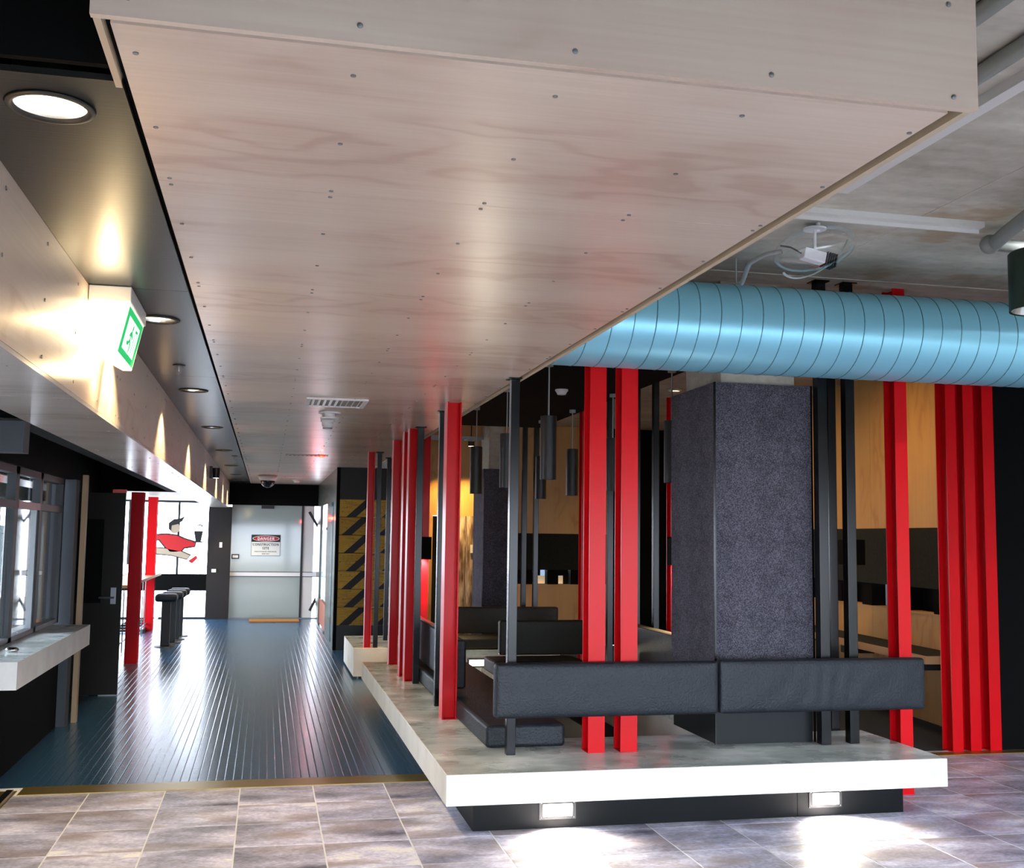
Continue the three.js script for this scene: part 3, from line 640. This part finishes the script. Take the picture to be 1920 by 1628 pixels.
// inner posts of the booths
hpost('inner red post with a lit sconce, left side of the booths', 1.66, 0, -12.3, HC, 0.13, 0.13, 'x');
hpost('inner red post with a lit sconce, half hidden by the felt column', 3.42, 0, -9.0, 2.849, 0.06, 0.12, 'x');
hpost('far slim red post seen left of the front red pair', 3.37, 0, -11.6, HC, 0.065, 0.12, 'x');
bpost('slim black post beside the far slim red post', 3.47, 0, -11.55, HC, 0.05);
bpost('left of two inner black posts seen right of the front red pair', 3.40, 0, -9.92, HC, 0.06);
bpost('right of two inner black posts seen right of the front red pair', 3.44, 0, -9.5, HC, 0.055);
bpost('inner black post seen between the two front red posts', 3.40, 0, -10.75, HC, 0.06);
bpost('left of two far black posts beside the rear dark column', 3.12, 0, -13.4, HC, 0.06);
bpost('right of two far black posts beside the rear dark column', 3.27, 0, -13.4, HC, 0.06);
// sconces
function sconce(label, x, y, z, w, h, power) {
  const g = thing('post_sconce', label, 'sconce', [x, y, z]);
  part('housing', [box(-w / 2, w / 2, 0, h, 0.10, 0.11), box(-w / 2, -w / 2 + 0.01, 0, h, 0.0, 0.10), box(w / 2 - 0.01, w / 2, 0, h, 0.0, 0.10), box(-w / 2, w / 2, h - 0.01, h, 0, 0.1)], mBlack, g);
  part('lamp_lens', cyl(0.03, 0.03, 0.02, 0, 0.05, 0.05, 20), glow('#ffe2b8', 3), g);
  const l = new THREE.SpotLight('#ffd9a8', power, 0, 0.9, 0.6, 2); l.position.set(0, 0.04, 0.05); l.target.position.set(0, -1, 0.02); l.castShadow = true; g.add(l, l.target);
}
sconce('black sconce throwing light down the inner left red post', 1.725, 1.34, -12.2995, 0.16, 0.25, 9);
sconce('black sconce throwing light down the inner red post beside the felt column', 3.45, 1.38, -9.0, 0.14, 0.24, 9);
// ---------------------------------------------------------------- felt columns
function feltColumn(label, x0, x1, z0, z1, y0, yt, topH) {
  const g = thing('felt_column', label, 'column', [(x0 + x1) / 2, y0, (z0 + z1) / 2]);
  const w = (x1 - x0) / 2, d = Math.abs(z1 - z0) / 2, m = 0.012;
  part('base', box(-w + m, w - m, 0, 0.46, -d + m, d - m), phys({ color: '#141a1b', roughness: 0.4, specularIntensity: 0.4 }), g);
  part('felt_front', box(-w + 0.008, w, 0.22, yt - y0, d - 0.02, d), mFelt, g);
  part('felt_side', box(-w, -w + 0.02, 0.22, yt - y0, -d, d - 0.008), mFelt, g);
  part('felt_side', box(w - 0.02, w, 0.22, yt - y0, -d, d - 0.02), mFelt, g);
  part('felt_back', box(-w + 0.02, w - 0.02, 0.22, yt - y0, -d, -d + 0.02), mFelt, g);
  part('corner_trim', box(-w - 0.003, -w + 0.008, 0, yt - y0 + 0.002, d - 0.008, d + 0.003), mPostBlack, g);
  part('corner_trim', box(w - 0.008, w + 0.003, 0, yt - y0 + 0.002, d - 0.008, d + 0.003), mPostBlack, g);
  part('concrete_stub', box(-w + 0.08, w - 0.08, 0.46, topH - y0, -d + 0.08, d - 0.08), mConcCol, g);
}
feltColumn('wide charcoal felt-wrapped column on the front platform', 2.752, 3.425, -7.24, -6.48, P, 2.60, 3.279);
feltColumn('dark felt-wrapped column at the back of the booths', 2.74, 3.10, -14.7, -14.0, 0, 2.48, 3.279);
// ---------------------------------------------------------------- long back cushions
function cushionGeo(w, h, d, r, wr) {
  const g = new THREE.BoxGeometry(w, h, d, 110, 22, 5), p = g.attributes.position, ix = w / 2 - r, iy = h / 2 - r, iz = d / 2 - r;
  for (let i = 0; i < p.count; i++) {
    let x = p.getX(i), y = p.getY(i), z = p.getZ(i);
    const cx = clamp(x, -ix, ix), cy = clamp(y, -iy, iy), cz = clamp(z, -iz, iz), dx = x - cx, dy = y - cy, dz = z - cz, L = Math.hypot(dx, dy, dz) || 1;
    x = cx + dx / L * r; y = cy + dy / L * r; z = cz + dz / L * r;
    if (dz > 0) {
      const e = (1 - Math.pow(Math.abs(2 * x / w), 6)) * (1 - Math.pow(Math.abs(2 * y / h), 4));
      z += 0.012 * e + wr * e * 0.0018 * Math.sin((x * 1.0 - y * 0.55 + 0.05 * Math.sin(x * 9 + y * 7)) * 38 + 3 * Math.sin(x * 5)) * (0.4 + 0.6 * vnoise(x * 6 + 50, y * 4 + 50, 999, 999, 8));
    }
    p.setXYZ(i, x, y, z);
  }
  g.computeVertexNormals(); g.translate(0, h / 2, 0); return metreUV(g);
}
function backPad(label, x0, x1, y0, y1, z0, z1, mat, wr, r = 0.022) {
  const w = x1 - x0, h = y1 - y0, d = Math.abs(z1 - z0);
  const g = thing('back_cushion', label, 'cushion', [(x0 + x1) / 2, y0, (z0 + z1) / 2]);
  const geo = wr === undefined ? metreUV(new RoundedBoxGeometry(w, h, d, 5, r).translate(0, h / 2, 0)) : cushionGeo(w, h, d, r, wr);
  part('cover', geo, mat, g);
  const sy = (yy) => tube(w > d ? [[-w / 2 + r, yy, d / 2 - 0.004], [0, yy, d / 2 - 0.004], [w / 2 - r, yy, d / 2 - 0.004]] : [[-w / 2 + 0.004, yy, -d / 2 + r], [-w / 2 + 0.004, yy, 0], [-w / 2 + 0.004, yy, d / 2 - r]], 0.0045, 10, 6);
  part('seam', sy(h - 0.009), mat, g); part('seam', sy(0.009), mat, g);
  return g;
}
backPad('left half of the long dark leather back cushion on the front posts', 1.31, 2.678, 0.563, 0.875, -6.33, -6.25, mLeather, 0.15);
backPad('right half of the long dark leather back cushion on the front posts', 2.684, 4.062, 0.563, 0.88, -6.33, -6.25, mLeather, 1);
backPad('dark back cushion behind the corridor-side posts', 1.372, 1.452, 0.50, 0.85, -10.3, -7.97, mLeather);
single('cushion_rail', 'timber rail on top of the corridor-side back cushion', 'rail', [box(-0.02, 0.02, 0, 0.012, -0.75, 0.75)], std({ color: '#8a4a30', roughness: 0.4 }), [1.40, 0.851, -9.5]);
function seatPad(label, x0, x1, y0, y1, z0, z1, mat) {
  return single('seat_cushion', label, 'cushion', rbox(-(x1 - x0) / 2, (x1 - x0) / 2, 0, y1 - y0, -Math.abs(z1 - z0) / 2, Math.abs(z1 - z0) / 2, 0.025, 4), mat, [(x0 + x1) / 2, y0, (z0 + z1) / 2]);
}
seatPad('low dark seat cushion on the front left corner of the platform', 1.325, 1.815, P + 0.001, 0.475, -10.2, -6.565, mLeather);
// inner booths
function bench(label, x0, x1, z0, z1) {
  const g = thing('booth_bench', label, 'bench', [(x0 + x1) / 2, 0, (z0 + z1) / 2]);
  const w = (x1 - x0) / 2, d = Math.abs(z1 - z0) / 2;
  part('base', box(-w, w, 0, 0.28, -d, d), mSlabSide, g); part('top_slab', box(-w, w, 0.281, P, -d, d), mSlab, g);
}
bench('concrete booth bench at the back with a glowing step light', 1.95, 3.3, -12.9, -12.2);
seatPad('olive seat cushion on the rear booth bench', 1.97, 3.28, P + 0.001, 0.47, -12.72, -12.22, mLeatherOlive);
backPad('long olive back cushion of the rear booth bench', 1.96, 3.42, 0.471, 0.78, -12.84, -12.73, mLeatherOlive);
stepLight('lit step light in the concrete face of the rear booth bench', 2.34, 0.2, -12.198);
bench('concrete booth bench in the middle facing the viewer', 2.08, 3.02, -10.6, -10.0);
backPad('olive back cushion of the middle booth bench', 2.22, 3.2, 0.471, 0.80, -10.52, -10.42, mLeatherOlive);
seatPad('olive seat cushion on the middle booth bench', 2.06, 2.93, P + 0.001, 0.47, -10.4, -9.9, mLeatherOlive);
bench('concrete booth bench along the right-hand inner posts', 2.95, 3.33, -9.9, -7.3);
backPad('olive back cushion along the right-hand inner posts', 3.25, 3.345, 0.471, 0.83, -9.9, -7.35, mLeatherOlive);
seatPad('olive seat cushion along the right-hand inner posts', 2.94, 3.24, P + 0.001, 0.47, -9.85, -7.4, mLeatherOlive);
// ---------------------------------------------------------------- pendants
const pendNames = [[1.94, -7.54, 'nearest left black cylinder pendant, hanging left of the front red pair'], [1.945, -8.96, 'black cylinder pendant partly behind the front black post'], [1.95, -10.36, 'farthest left black cylinder pendant, near the warm timber wall'],
[2.87, -7.54, 'black cylinder pendant at the left edge of the felt column'], [2.90, -9.04, 'black cylinder pendant hidden behind the front red pair'], [2.89, -10.3, 'black cylinder pendant just left of the front red pair'], [2.84, -11.35, 'rearmost black cylinder pendant behind the nearest one']];
for (const [x, z, l] of pendNames) {
  const g = thing('pendant_lamp', l, 'pendant lamp', [x, 2.01, z], 'black cylinder pendants over the booths');
  const r = 0.058, h = 0.45;
  part('shade', lathe([[r - 0.006, 0.0], [r, 0.0], [r, h], [r - 0.004, h + 0.003], [0.006, h + 0.003], [0.006, h - 0.01], [r - 0.006, h - 0.01], [r - 0.006, 0.0]], 32), std({ color: '#17191a', roughness: 0.45 }), g);
  part('rod', cyl(0.006, 0.006, 2.845 - 2.01 - h, 0, h + 0.002, 0, 10), mGalv, g);
  part('ceiling_rose', cyl(0.03, 0.03, 0.03, 0, 2.849 - 2.01 - 0.03, 0, 20), mGalv, g);
  part('bulb', new THREE.SphereGeometry(0.03, 16, 10).translate(0, 0.16, 0), mWhite, g);
}
{ const g = thing('smoke_detector', 'white smoke detector on the black ceiling above the booths', 'smoke detector', [2.4, 2.849, -8.9]);
  part('base', cyl(0.055, 0.055, 0.015, 0, -0.015, 0), mWhite, g); part('sensor_head', cyl(0.035, 0.05, 0.03, 0, -0.045, 0), mWhite, g); }
// ---------------------------------------------------------------- blue spiral duct
{
  const g = thing('spiral_duct', 'large blue spiral-seam air duct crossing under the concrete ceiling', 'duct', [1.49, 2.848, -6.0]);
  const R = 0.263, L = 7.4;
  const pipe = (r, len) => { const q = new THREE.CylinderGeometry(r, r, len, 72, 1, true); q.rotateZ(Math.PI / 2); q.translate(len / 2, 0, 0); return q; };
  part('pipe', pipe(R, L), mDuct, g);
  const pitch = 0.128, pts = [];
  const n = Math.floor(L / pitch);
  for (let i = 0; i <= n * 40; i++) { const a = i / 40 * Math.PI * 2; pts.push(new THREE.Vector3(i / 40 * pitch, R * Math.cos(a), -R * Math.sin(a))); }
  part('spiral_seam', new THREE.TubeGeometry(new THREE.CatmullRomCurve3(pts), n * 40, 0.0032, 5), mDuctSeam, g);
  const sl = new THREE.CylinderGeometry(R + 0.006, R + 0.006, 0.02, 64, 1, true); sl.rotateZ(Math.PI / 2); sl.translate(3.72, 0, 0);
  part('joint_collar', sl, mDuct, g);
  for (const x of [1.2, 3.4, 5.6]) part('hanger_rod', cyl(0.005, 0.005, HC - 2.848 - R, x, R, 0, 8), mGalv, g);
}
// ---------------------------------------------------------------- services on the concrete ceiling
single('cable_tray', 'pale cable tray crossing the concrete ceiling above the clear dome', 'cable tray', [box(1.5, 3.62, -0.03, 0, -0.03, 0.03), box(1.5, 3.62, -0.05, -0.03, -0.03, -0.02)], mOffWhite, [0, HC - 0.0005, -4.98]);
single('cable_tray', 'pale cable tray running towards the viewer beside the plywood box', 'cable tray', [box(-0.03, 0.03, -0.04, 0, -2.2, 1.5)], mOffWhite, [2.60, HC - 0.0005, -2.4]);
single('conduit_pipe', 'grey conduit pipe along the ceiling next to the near cable tray', 'pipe', tube([[0, 0, -2.3], [0, 0, 0], [0, 0, 2.3]], 0.032, 8, 14), mPipe, [2.40, HC - 0.034, -2.2]);
single('conduit_pipe', 'grey conduit pipe nearest the top right of the plywood box', 'pipe', tube([[0, 0, -2.3], [0, 0, 0], [0, 0, 2.3]], 0.03, 8, 14), mPipe, [2.12, HC - 0.032, -2.2]);
{ const g = thing('drain_pipe', 'grey drain pipe with an elbow on the concrete ceiling at the right edge', 'pipe', [3.72, HC - 0.09, -5.05]);
  part('long_run', tube([[0.02, 0, 0], [-0.06, 0, 0.22], [-0.2, 0, 0.65], [-0.35, 0, 1.1]], 0.038, 14, 16), mPipe, g);
  part('side_run', tube([[0, 0, 0], [0.6, 0, -0.01], [1.4, 0, -0.02]], 0.034, 6, 16), mPipe, g);
  part('elbow', new THREE.SphereGeometry(0.052, 20, 14), mPipe, g); }
{ const g = thing('batten_light', 'glowing white batten light on the concrete ceiling at the right edge', 'light', [4.80, HC - 0.001, -4.92]);
  part('body', box(-0.95, 0.95, -0.03, 0, -0.04, 0.04), mWhite, g); part('light_tube', box(-0.93, 0.93, -0.05, -0.031, -0.025, 0.025), glow('#f4f8ff', 1.6), g);
  const l = new THREE.RectAreaLight('#f4f8ff', 60, 1.86, 0.05); l.position.set(0, -0.056, 0); l.rotation.x = -Math.PI / 2; g.add(l); }
{ const g = thing('cylinder_downlight', 'dark green cylinder downlight hanging at the right edge before the duct', 'downlight', [3.86, 2.80, -4.85]);
  const r = 0.15;
  part('shade', lathe([[r - 0.008, 0.012], [r, 0.0], [r, 0.30], [r - 0.01, 0.31], [0.01, 0.31], [0.01, 0.30], [r - 0.012, 0.295], [r - 0.012, 0.012]], 40), std({ color: '#12281d', roughness: 0.45 }), g);
  part('reflector', lathe([[r - 0.01, 0.004], [r - 0.03, 0.05], [0.06, 0.16], [0.02, 0.17]], 32), mChrome, g);
  part('stem', cyl(0.012, 0.012, HC - 2.80 - 0.31, 0, 0.31, 0, 12), mBlackMetal, g); }
{ // clear dome
  const g = thing('clear_dome_light', 'clear acrylic dome fitting with a small module inside under the concrete ceiling', 'light fitting', [2.78, 3.14, -5.2]);
  const e = new THREE.SphereGeometry(1, 40, 28); e.scale(0.235, 0.115, 0.16);
  const shell = part('dome_shell', e, phys({ color: '#ffffff', roughness: 0.03, transmission: 1, thickness: 0, ior: 1.7 }), g); shell.rotation.z = 0.28;
  const mod = part('driver_module', rbox(-0.075, 0.05, -0.03, 0.03, -0.03, 0.03, 0.006, 2), mWhite, g); mod.position.set(0.0, -0.045, 0); mod.rotation.z = -0.2;
  const fins = []; for (let i = 0; i < 5; i++) fins.push(box(0.052 + i * 0.013, 0.058 + i * 0.013, -0.035, 0.035, -0.035, 0.035)); fins.push(box(0.05, 0.115, -0.012, 0.012, -0.012, 0.012));
  part('heat_sink', fins, mBlackMetal, mod);
  part('mount_stem', cyl(0.008, 0.008, 0.13, 0.0, -0.02, 0, 10), mWhite, g);
  part('mount_plate', cyl(0.06, 0.06, 0.008, 0.0, 0.10, 0, 20), mWhite, g);
  part('ceiling_arm', cyl(0.012, 0.012, 0.05, 0.02, 0.09, 0, 10), mWhite, g);
  part('cable', tube([[-0.2, 0.0, 0], [-0.15, -0.01, 0.02], [-0.08, -0.03, 0.0]], 0.005, 14, 6), mBlackMetal, g);
  part('flex_conduit', tube([[-0.19, -0.03, 0], [-0.25, -0.035, -0.06], [-0.255, -0.035, -0.25], [-0.19, -0.05, -0.46], [-0.165, -0.075, -0.56]], 0.013, 30, 10), mGalv, g);
  const rim = new THREE.TorusGeometry(1, 0.03, 10, 48, Math.PI * 0.8); rim.scale(0.232, 0.113, 0.25); 
  const rm = part('rim_band', rim, phys({ color: '#c9d2d2', roughness: 0.3, transmission: 0.5, thickness: 0 }), g); rm.rotation.z = 0.28 + Math.PI * 1.12;
}
// ---------------------------------------------------------------- downlights of the dark strip
[-2.56, -5.08, -7.58, -10.2, -13.0, -15.9, -18.3, -20.4].forEach((z, i) => {
  const ord = ['nearest', 'second', 'third', 'fourth', 'fifth', 'sixth', 'seventh', 'farthest'][i];
  const g = thing('downlight', `${ord} recessed downlight in the dark ceiling strip, counted from the viewer`, 'downlight', [-0.505, S, z], 'downlights in the dark ceiling strip');
  part('trim_ring', lathe([[0.078, 0.002], [0.082, -0.007], [0.094, -0.006], [0.097, 0.0], [0.085, 0.002]], 40), mBlackMetal, g);
  part('reflector', lathe([[0.079, 0.0], [0.072, 0.035], [0.055, 0.075], [0.02, 0.09], [0.001, 0.09]], 40), std({ color: '#e8e8e6', metalness: 1, roughness: 0.22 }), g);
  part('lamp_lens', lathe([[0.001, 0.0], [0.055, 0.003], [0.072, 0.012]], 32).translate(0, 0.004, 0), glow('#fff3dc', 2.6), g);
  part('can', lathe([[0.084, 0.003], [0.084, 0.1], [0.001, 0.1]], 32), mBlackMetal, g);
  const l = new THREE.SpotLight('#ffe2ae', 8, 0, 0.92, 0.3, 2); l.position.set(0, -0.004, 0); l.target.position.set(0, -1, 0); l.castShadow = true; l.shadow.radius = 1.5; g.add(l, l.target);
});
for (const [x, z, l] of [[-0.515, -6.45, 'nearest clear sprinkler bulb in the dark ceiling strip'], [-0.41, -13.9, 'far sprinkler bulb in the dark ceiling strip']]) {
  const g = thing('sprinkler_head', l, 'sprinkler', [x, S - 0.0005, z]);
  part('flange', cyl(0.035, 0.035, 0.004, 0, -0.004, 0, 24), mBlackMetal, g); part('glass_bulb', new THREE.SphereGeometry(0.024, 20, 14).scale(1, 1.1, 1).translate(0, -0.03, 0), phys({ color: '#fff', transmission: 1, thickness: 0, roughness: 0.03 }), g); part('stem', cyl(0.006, 0.006, 0.03, 0, -0.036, 0, 8), mChrome, g);
}
{ const g = thing('emergency_spotlight', 'small dark emergency spotlight mounted high on the left fascia far down', 'light', [-0.699, 2.27, -14.0]);
  part('bracket', box(0, 0.03, 0, 0.15, -0.04, 0.04), mBlackMetal, g); part('head', cyl(0.04, 0.045, 0.12, 0.075, 0.01, 0, 24), mBlackMetal, g); part('lamp_face', cyl(0.034, 0.034, 0.004, 0.075, 0.004, 0, 20), glow('#e8f2ff', 1.6), g); }
// exit sign
{
  const g = thing('exit_sign', 'glowing green and white running-man exit sign box on the left fascia', 'exit sign', [-0.699, 2.33, -4.62]);
  part('ballast_box', rbox(0.0, 0.158, 0.16, 0.2195, -0.33, 0.2, 0.004, 1), mOffWhite, g);
  const ws = new THREE.Shape(); ws.moveTo(0, 0); ws.lineTo(0.075, -0.04); ws.lineTo(0.11, -0.04); ws.lineTo(0.152, 0.158); ws.lineTo(0, 0.158);
  const wg = new THREE.ExtrudeGeometry(ws, { depth: 0.5, bevelEnabled: false }); wg.translate(0, 0, -0.31);
  part('light_body', wg, glow('#fff1cf', 1.25), g);
  const t = canvasTex(512, 256, (c, w, h) => {
    c.fillStyle = '#12a75c'; c.fillRect(0, 0, w, h); c.fillStyle = '#eafff4'; c.fillRect(70, 38, 372, 180);
    c.fillStyle = '#12a75c'; c.beginPath(); c.arc(250, 72, 17, 0, 7); c.fill();
    c.lineWidth = 22; c.lineCap = 'round'; c.strokeStyle = '#12a75c'; c.beginPath(); c.moveTo(244, 96); c.lineTo(232, 142); c.lineTo(268, 166); c.lineTo(262, 198); c.moveTo(232, 142); c.lineTo(196, 170); c.lineTo(168, 166); c.moveTo(244, 100); c.lineTo(282, 122); c.moveTo(240, 100); c.lineTo(202, 118); c.stroke();
    c.fillRect(330, 60, 70, 140); c.fillStyle = '#eafff4'; c.fillRect(346, 76, 40, 124);
  });
  const m = part('sign_face', new THREE.PlaneGeometry(0.47, 0.185), std({ map: t, emissive: '#ffffff', emissiveMap: t, emissiveIntensity: 0.9, roughness: 0.5 }), g);
  m.position.set(0.1325, 0.059, -0.06); m.rotation.set(0, Math.PI / 2, 0); m.rotation.order = 'YXZ'; m.rotation.x = Math.atan2(0.042, 0.198);
  const l = new THREE.PointLight('#ffdfa6', 0.24, 0, 2); l.position.set(0.075, -0.08, -0.06); l.castShadow = true; g.add(l);
  const l2 = new THREE.PointLight('#ffdfa6', 0.14, 0, 2); l2.position.set(0.075, 0.06, 0.25); l2.castShadow = true; g.add(l2);
}
// ---------------------------------------------------------------- ceiling fittings on the plywood
{
  const g = thing('air_vent', 'white louvred ceiling vent nearest the viewer', 'vent', [0.46, S - 0.0005, -7.94]);
  const w = 0.215, d = 0.24;
  part('frame', [box(-w, w, -0.012, 0, -d, -d + 0.03), box(-w, w, -0.012, 0, d - 0.03, d), box(-w, -w + 0.03, -0.012, 0, -d + 0.03, d - 0.03), box(w - 0.03, w, -0.012, 0, -d + 0.03, d - 0.03)], mWhite, g);
  part('backing', box(-w + 0.03, w - 0.03, -0.003, 0, -d + 0.03, d - 0.03), mGalv, g);
  for (let i = 0; i < 9; i++) { const s = part('louvre', box(-0.001, 0.001, -0.011, 0.011, -d + 0.031, d - 0.031), mWhite, g); s.position.set(-0.165 + i * 0.041, -0.006, 0); s.rotation.z = i < 5 ? 0.9 : -0.9; }
}
for (const [x, z, l] of [[0.45, -13.4, 'slim ceiling vent in the middle of the corridor'], [0.42, -18.5, 'slim ceiling vent near the end door']]) {
  const g = thing('air_vent', l, 'vent', [x, S - 0.0005, z]);
  part('frame', [box(-0.25, 0.25, -0.008, 0, -0.1, -0.07), box(-0.25, 0.25, -0.008, 0, 0.07, 0.1)], mOffWhite, g);
  part('backing', box(-0.25, 0.25, -0.002, 0, -0.07, 0.07), mBlackMetal, g);
  for (let i = 0; i < 10; i++) part('louvre', box(-0.235 + i * 0.05, -0.21 + i * 0.05, -0.007, -0.002, -0.069, 0.069), mOffWhite, g);
}
{ const g = thing('fire_sounder', 'white double-disc fire sounder on the plywood ceiling behind the vent', 'sounder', [0.455, S - 0.0005, -8.62]);
  part('base', cyl(0.085, 0.085, 0.012, 0, -0.012, 0), mWhite, g); part('neck', cyl(0.04, 0.04, 0.03, 0, -0.042, 0), mWhite, g); part('lower_disc', cyl(0.07, 0.075, 0.01, 0, -0.052, 0), mWhite, g); }
{ const g = thing('motion_sensor', 'white round motion sensor just behind the fire sounder', 'sensor', [0.47, S - 0.0005, -9.2]);
  part('base', cyl(0.055, 0.06, 0.02, 0, -0.02, 0), mWhite, g); part('lens', new THREE.SphereGeometry(0.048, 24, 16).scale(1, 0.95, 1).translate(0, -0.035, 0), mWhite, g); part('status_band', cyl(0.04, 0.042, 0.005, 0, -0.073, 0), mGalv, g); }
{ const g = thing('red_indicator', 'small glowing red indicator lamp on the corridor ceiling', 'indicator', [0.625, S - 0.0005, -13.4]);
  part('light_lens', new THREE.SphereGeometry(0.022, 16, 10).translate(0, -0.012, 0), glow('#ff3b2a', 5), g);
  const l = new THREE.PointLight('#ff3a28', 0.05, 0, 2); l.position.set(0, -0.06, 0); l.castShadow = true; g.add(l); }
{ const g = thing('dome_camera', 'dark tinted security dome camera on the ceiling near the end door', 'camera', [0.0, S - 0.0005, -18.3]);
  part('housing', lathe([[0.001, -0.0], [0.155, -0.0], [0.145, -0.05], [0.12, -0.09], [0.001, -0.09]], 32), mOffWhite, g);
  part('dome', new THREE.SphereGeometry(0.115, 28, 16, 0, Math.PI * 2, Math.PI / 2, Math.PI / 2).translate(0, -0.09, 0), phys({ color: '#1a151c', roughness: 0.06 }), g); }
{ const g = thing('ceiling_speaker', 'small white ceiling detector beside the dome camera', 'detector', [0.5, S - 0.0005, -19.6]);
  part('base', cyl(0.08, 0.08, 0.02, 0, -0.02, 0), mOffWhite, g); part('head', cyl(0.045, 0.06, 0.03, 0, -0.05, 0), mOffWhite, g); }
{ const g = thing('cable_ladder', 'grey cable ladder under the far ceiling beside the rear dark column', 'cable tray', [2.55, 2.9, -14.6]);
  part('side_rail', box(-0.45, 0.35, 0, 0.04, -0.15, -0.14), mGalv, g); part('side_rail', box(-0.45, 0.35, 0, 0.04, 0.14, 0.15), mGalv, g);
  for (let i = 0; i < 7; i++) part('rung', box(-0.43 + i * 0.12, -0.41 + i * 0.12, 0.01, 0.03, -0.14, 0.14), mGalv, g);
  for (const x of [-0.4, 0.3]) part('hanger_rod', cyl(0.005, 0.005, HC - 2.94, x, 0.04, 0.145, 8), mGalv, g); }
// ---------------------------------------------------------------- warm lamps inside the booth room
[[4.55, -9.2, 'warm recessed spot out of view, placed to light the side wall, near'], [4.45, -11.6, 'warm recessed spot out of view, placed to light the side wall, middle'], [4.2, -14.0, 'warm recessed spot out of view, placed to light the side wall, far']].forEach(([x, z, l]) => {
  const g = thing('ceiling_spot', l, 'spotlight', [x, HC - 0.0005, z], 'warm spots over the side bench');  // spots out of view, placed to warm the plywood side wall
  part('ring', lathe([[0.05, 0], [0.052, -0.015], [0.07, -0.012], [0.075, 0]], 28), mWhite, g);
  part('lamp_lens', cyl(0.05, 0.05, 0.004, 0, -0.008, 0, 24), glow('#ffe3b0', 3), g);
  const s = new THREE.SpotLight('#ffd28c', 5.5, 0, 1.2, 0.8, 2); s.position.set(0, -0.02, 0); s.target.position.set(0.6, -1.2, 0); s.castShadow = true; g.add(s, s.target);
});
[[2.5, 'left warm wall-washer lamp over the far timber wall'], [2.85, 'right warm wall-washer lamp over the far timber wall']].forEach(([x, l]) => {
  const g = thing('wall_washer', l, 'spotlight', [x, 2.9, -15.55], 'wall washers over the timber wall');
  part('can', cyl(0.045, 0.05, 0.14, 0, 0, 0, 20), mBlackMetal, g); part('stem', cyl(0.008, 0.008, HC - 2.9 - 0.14, 0, 0.14, 0, 8), mBlackMetal, g);
  part('lamp_lens', cyl(0.04, 0.04, 0.004, 0, -0.004, 0, 20), glow('#ffe0a0', 3), g);
  const s = new THREE.SpotLight('#ffcf80', 10, 0, 0.55, 0.5, 2); s.position.set(0, -0.02, 0); s.target.position.set(0, -1, -0.28); s.castShadow = true; g.add(s, s.target);
});

renderer.render(scene, camera);
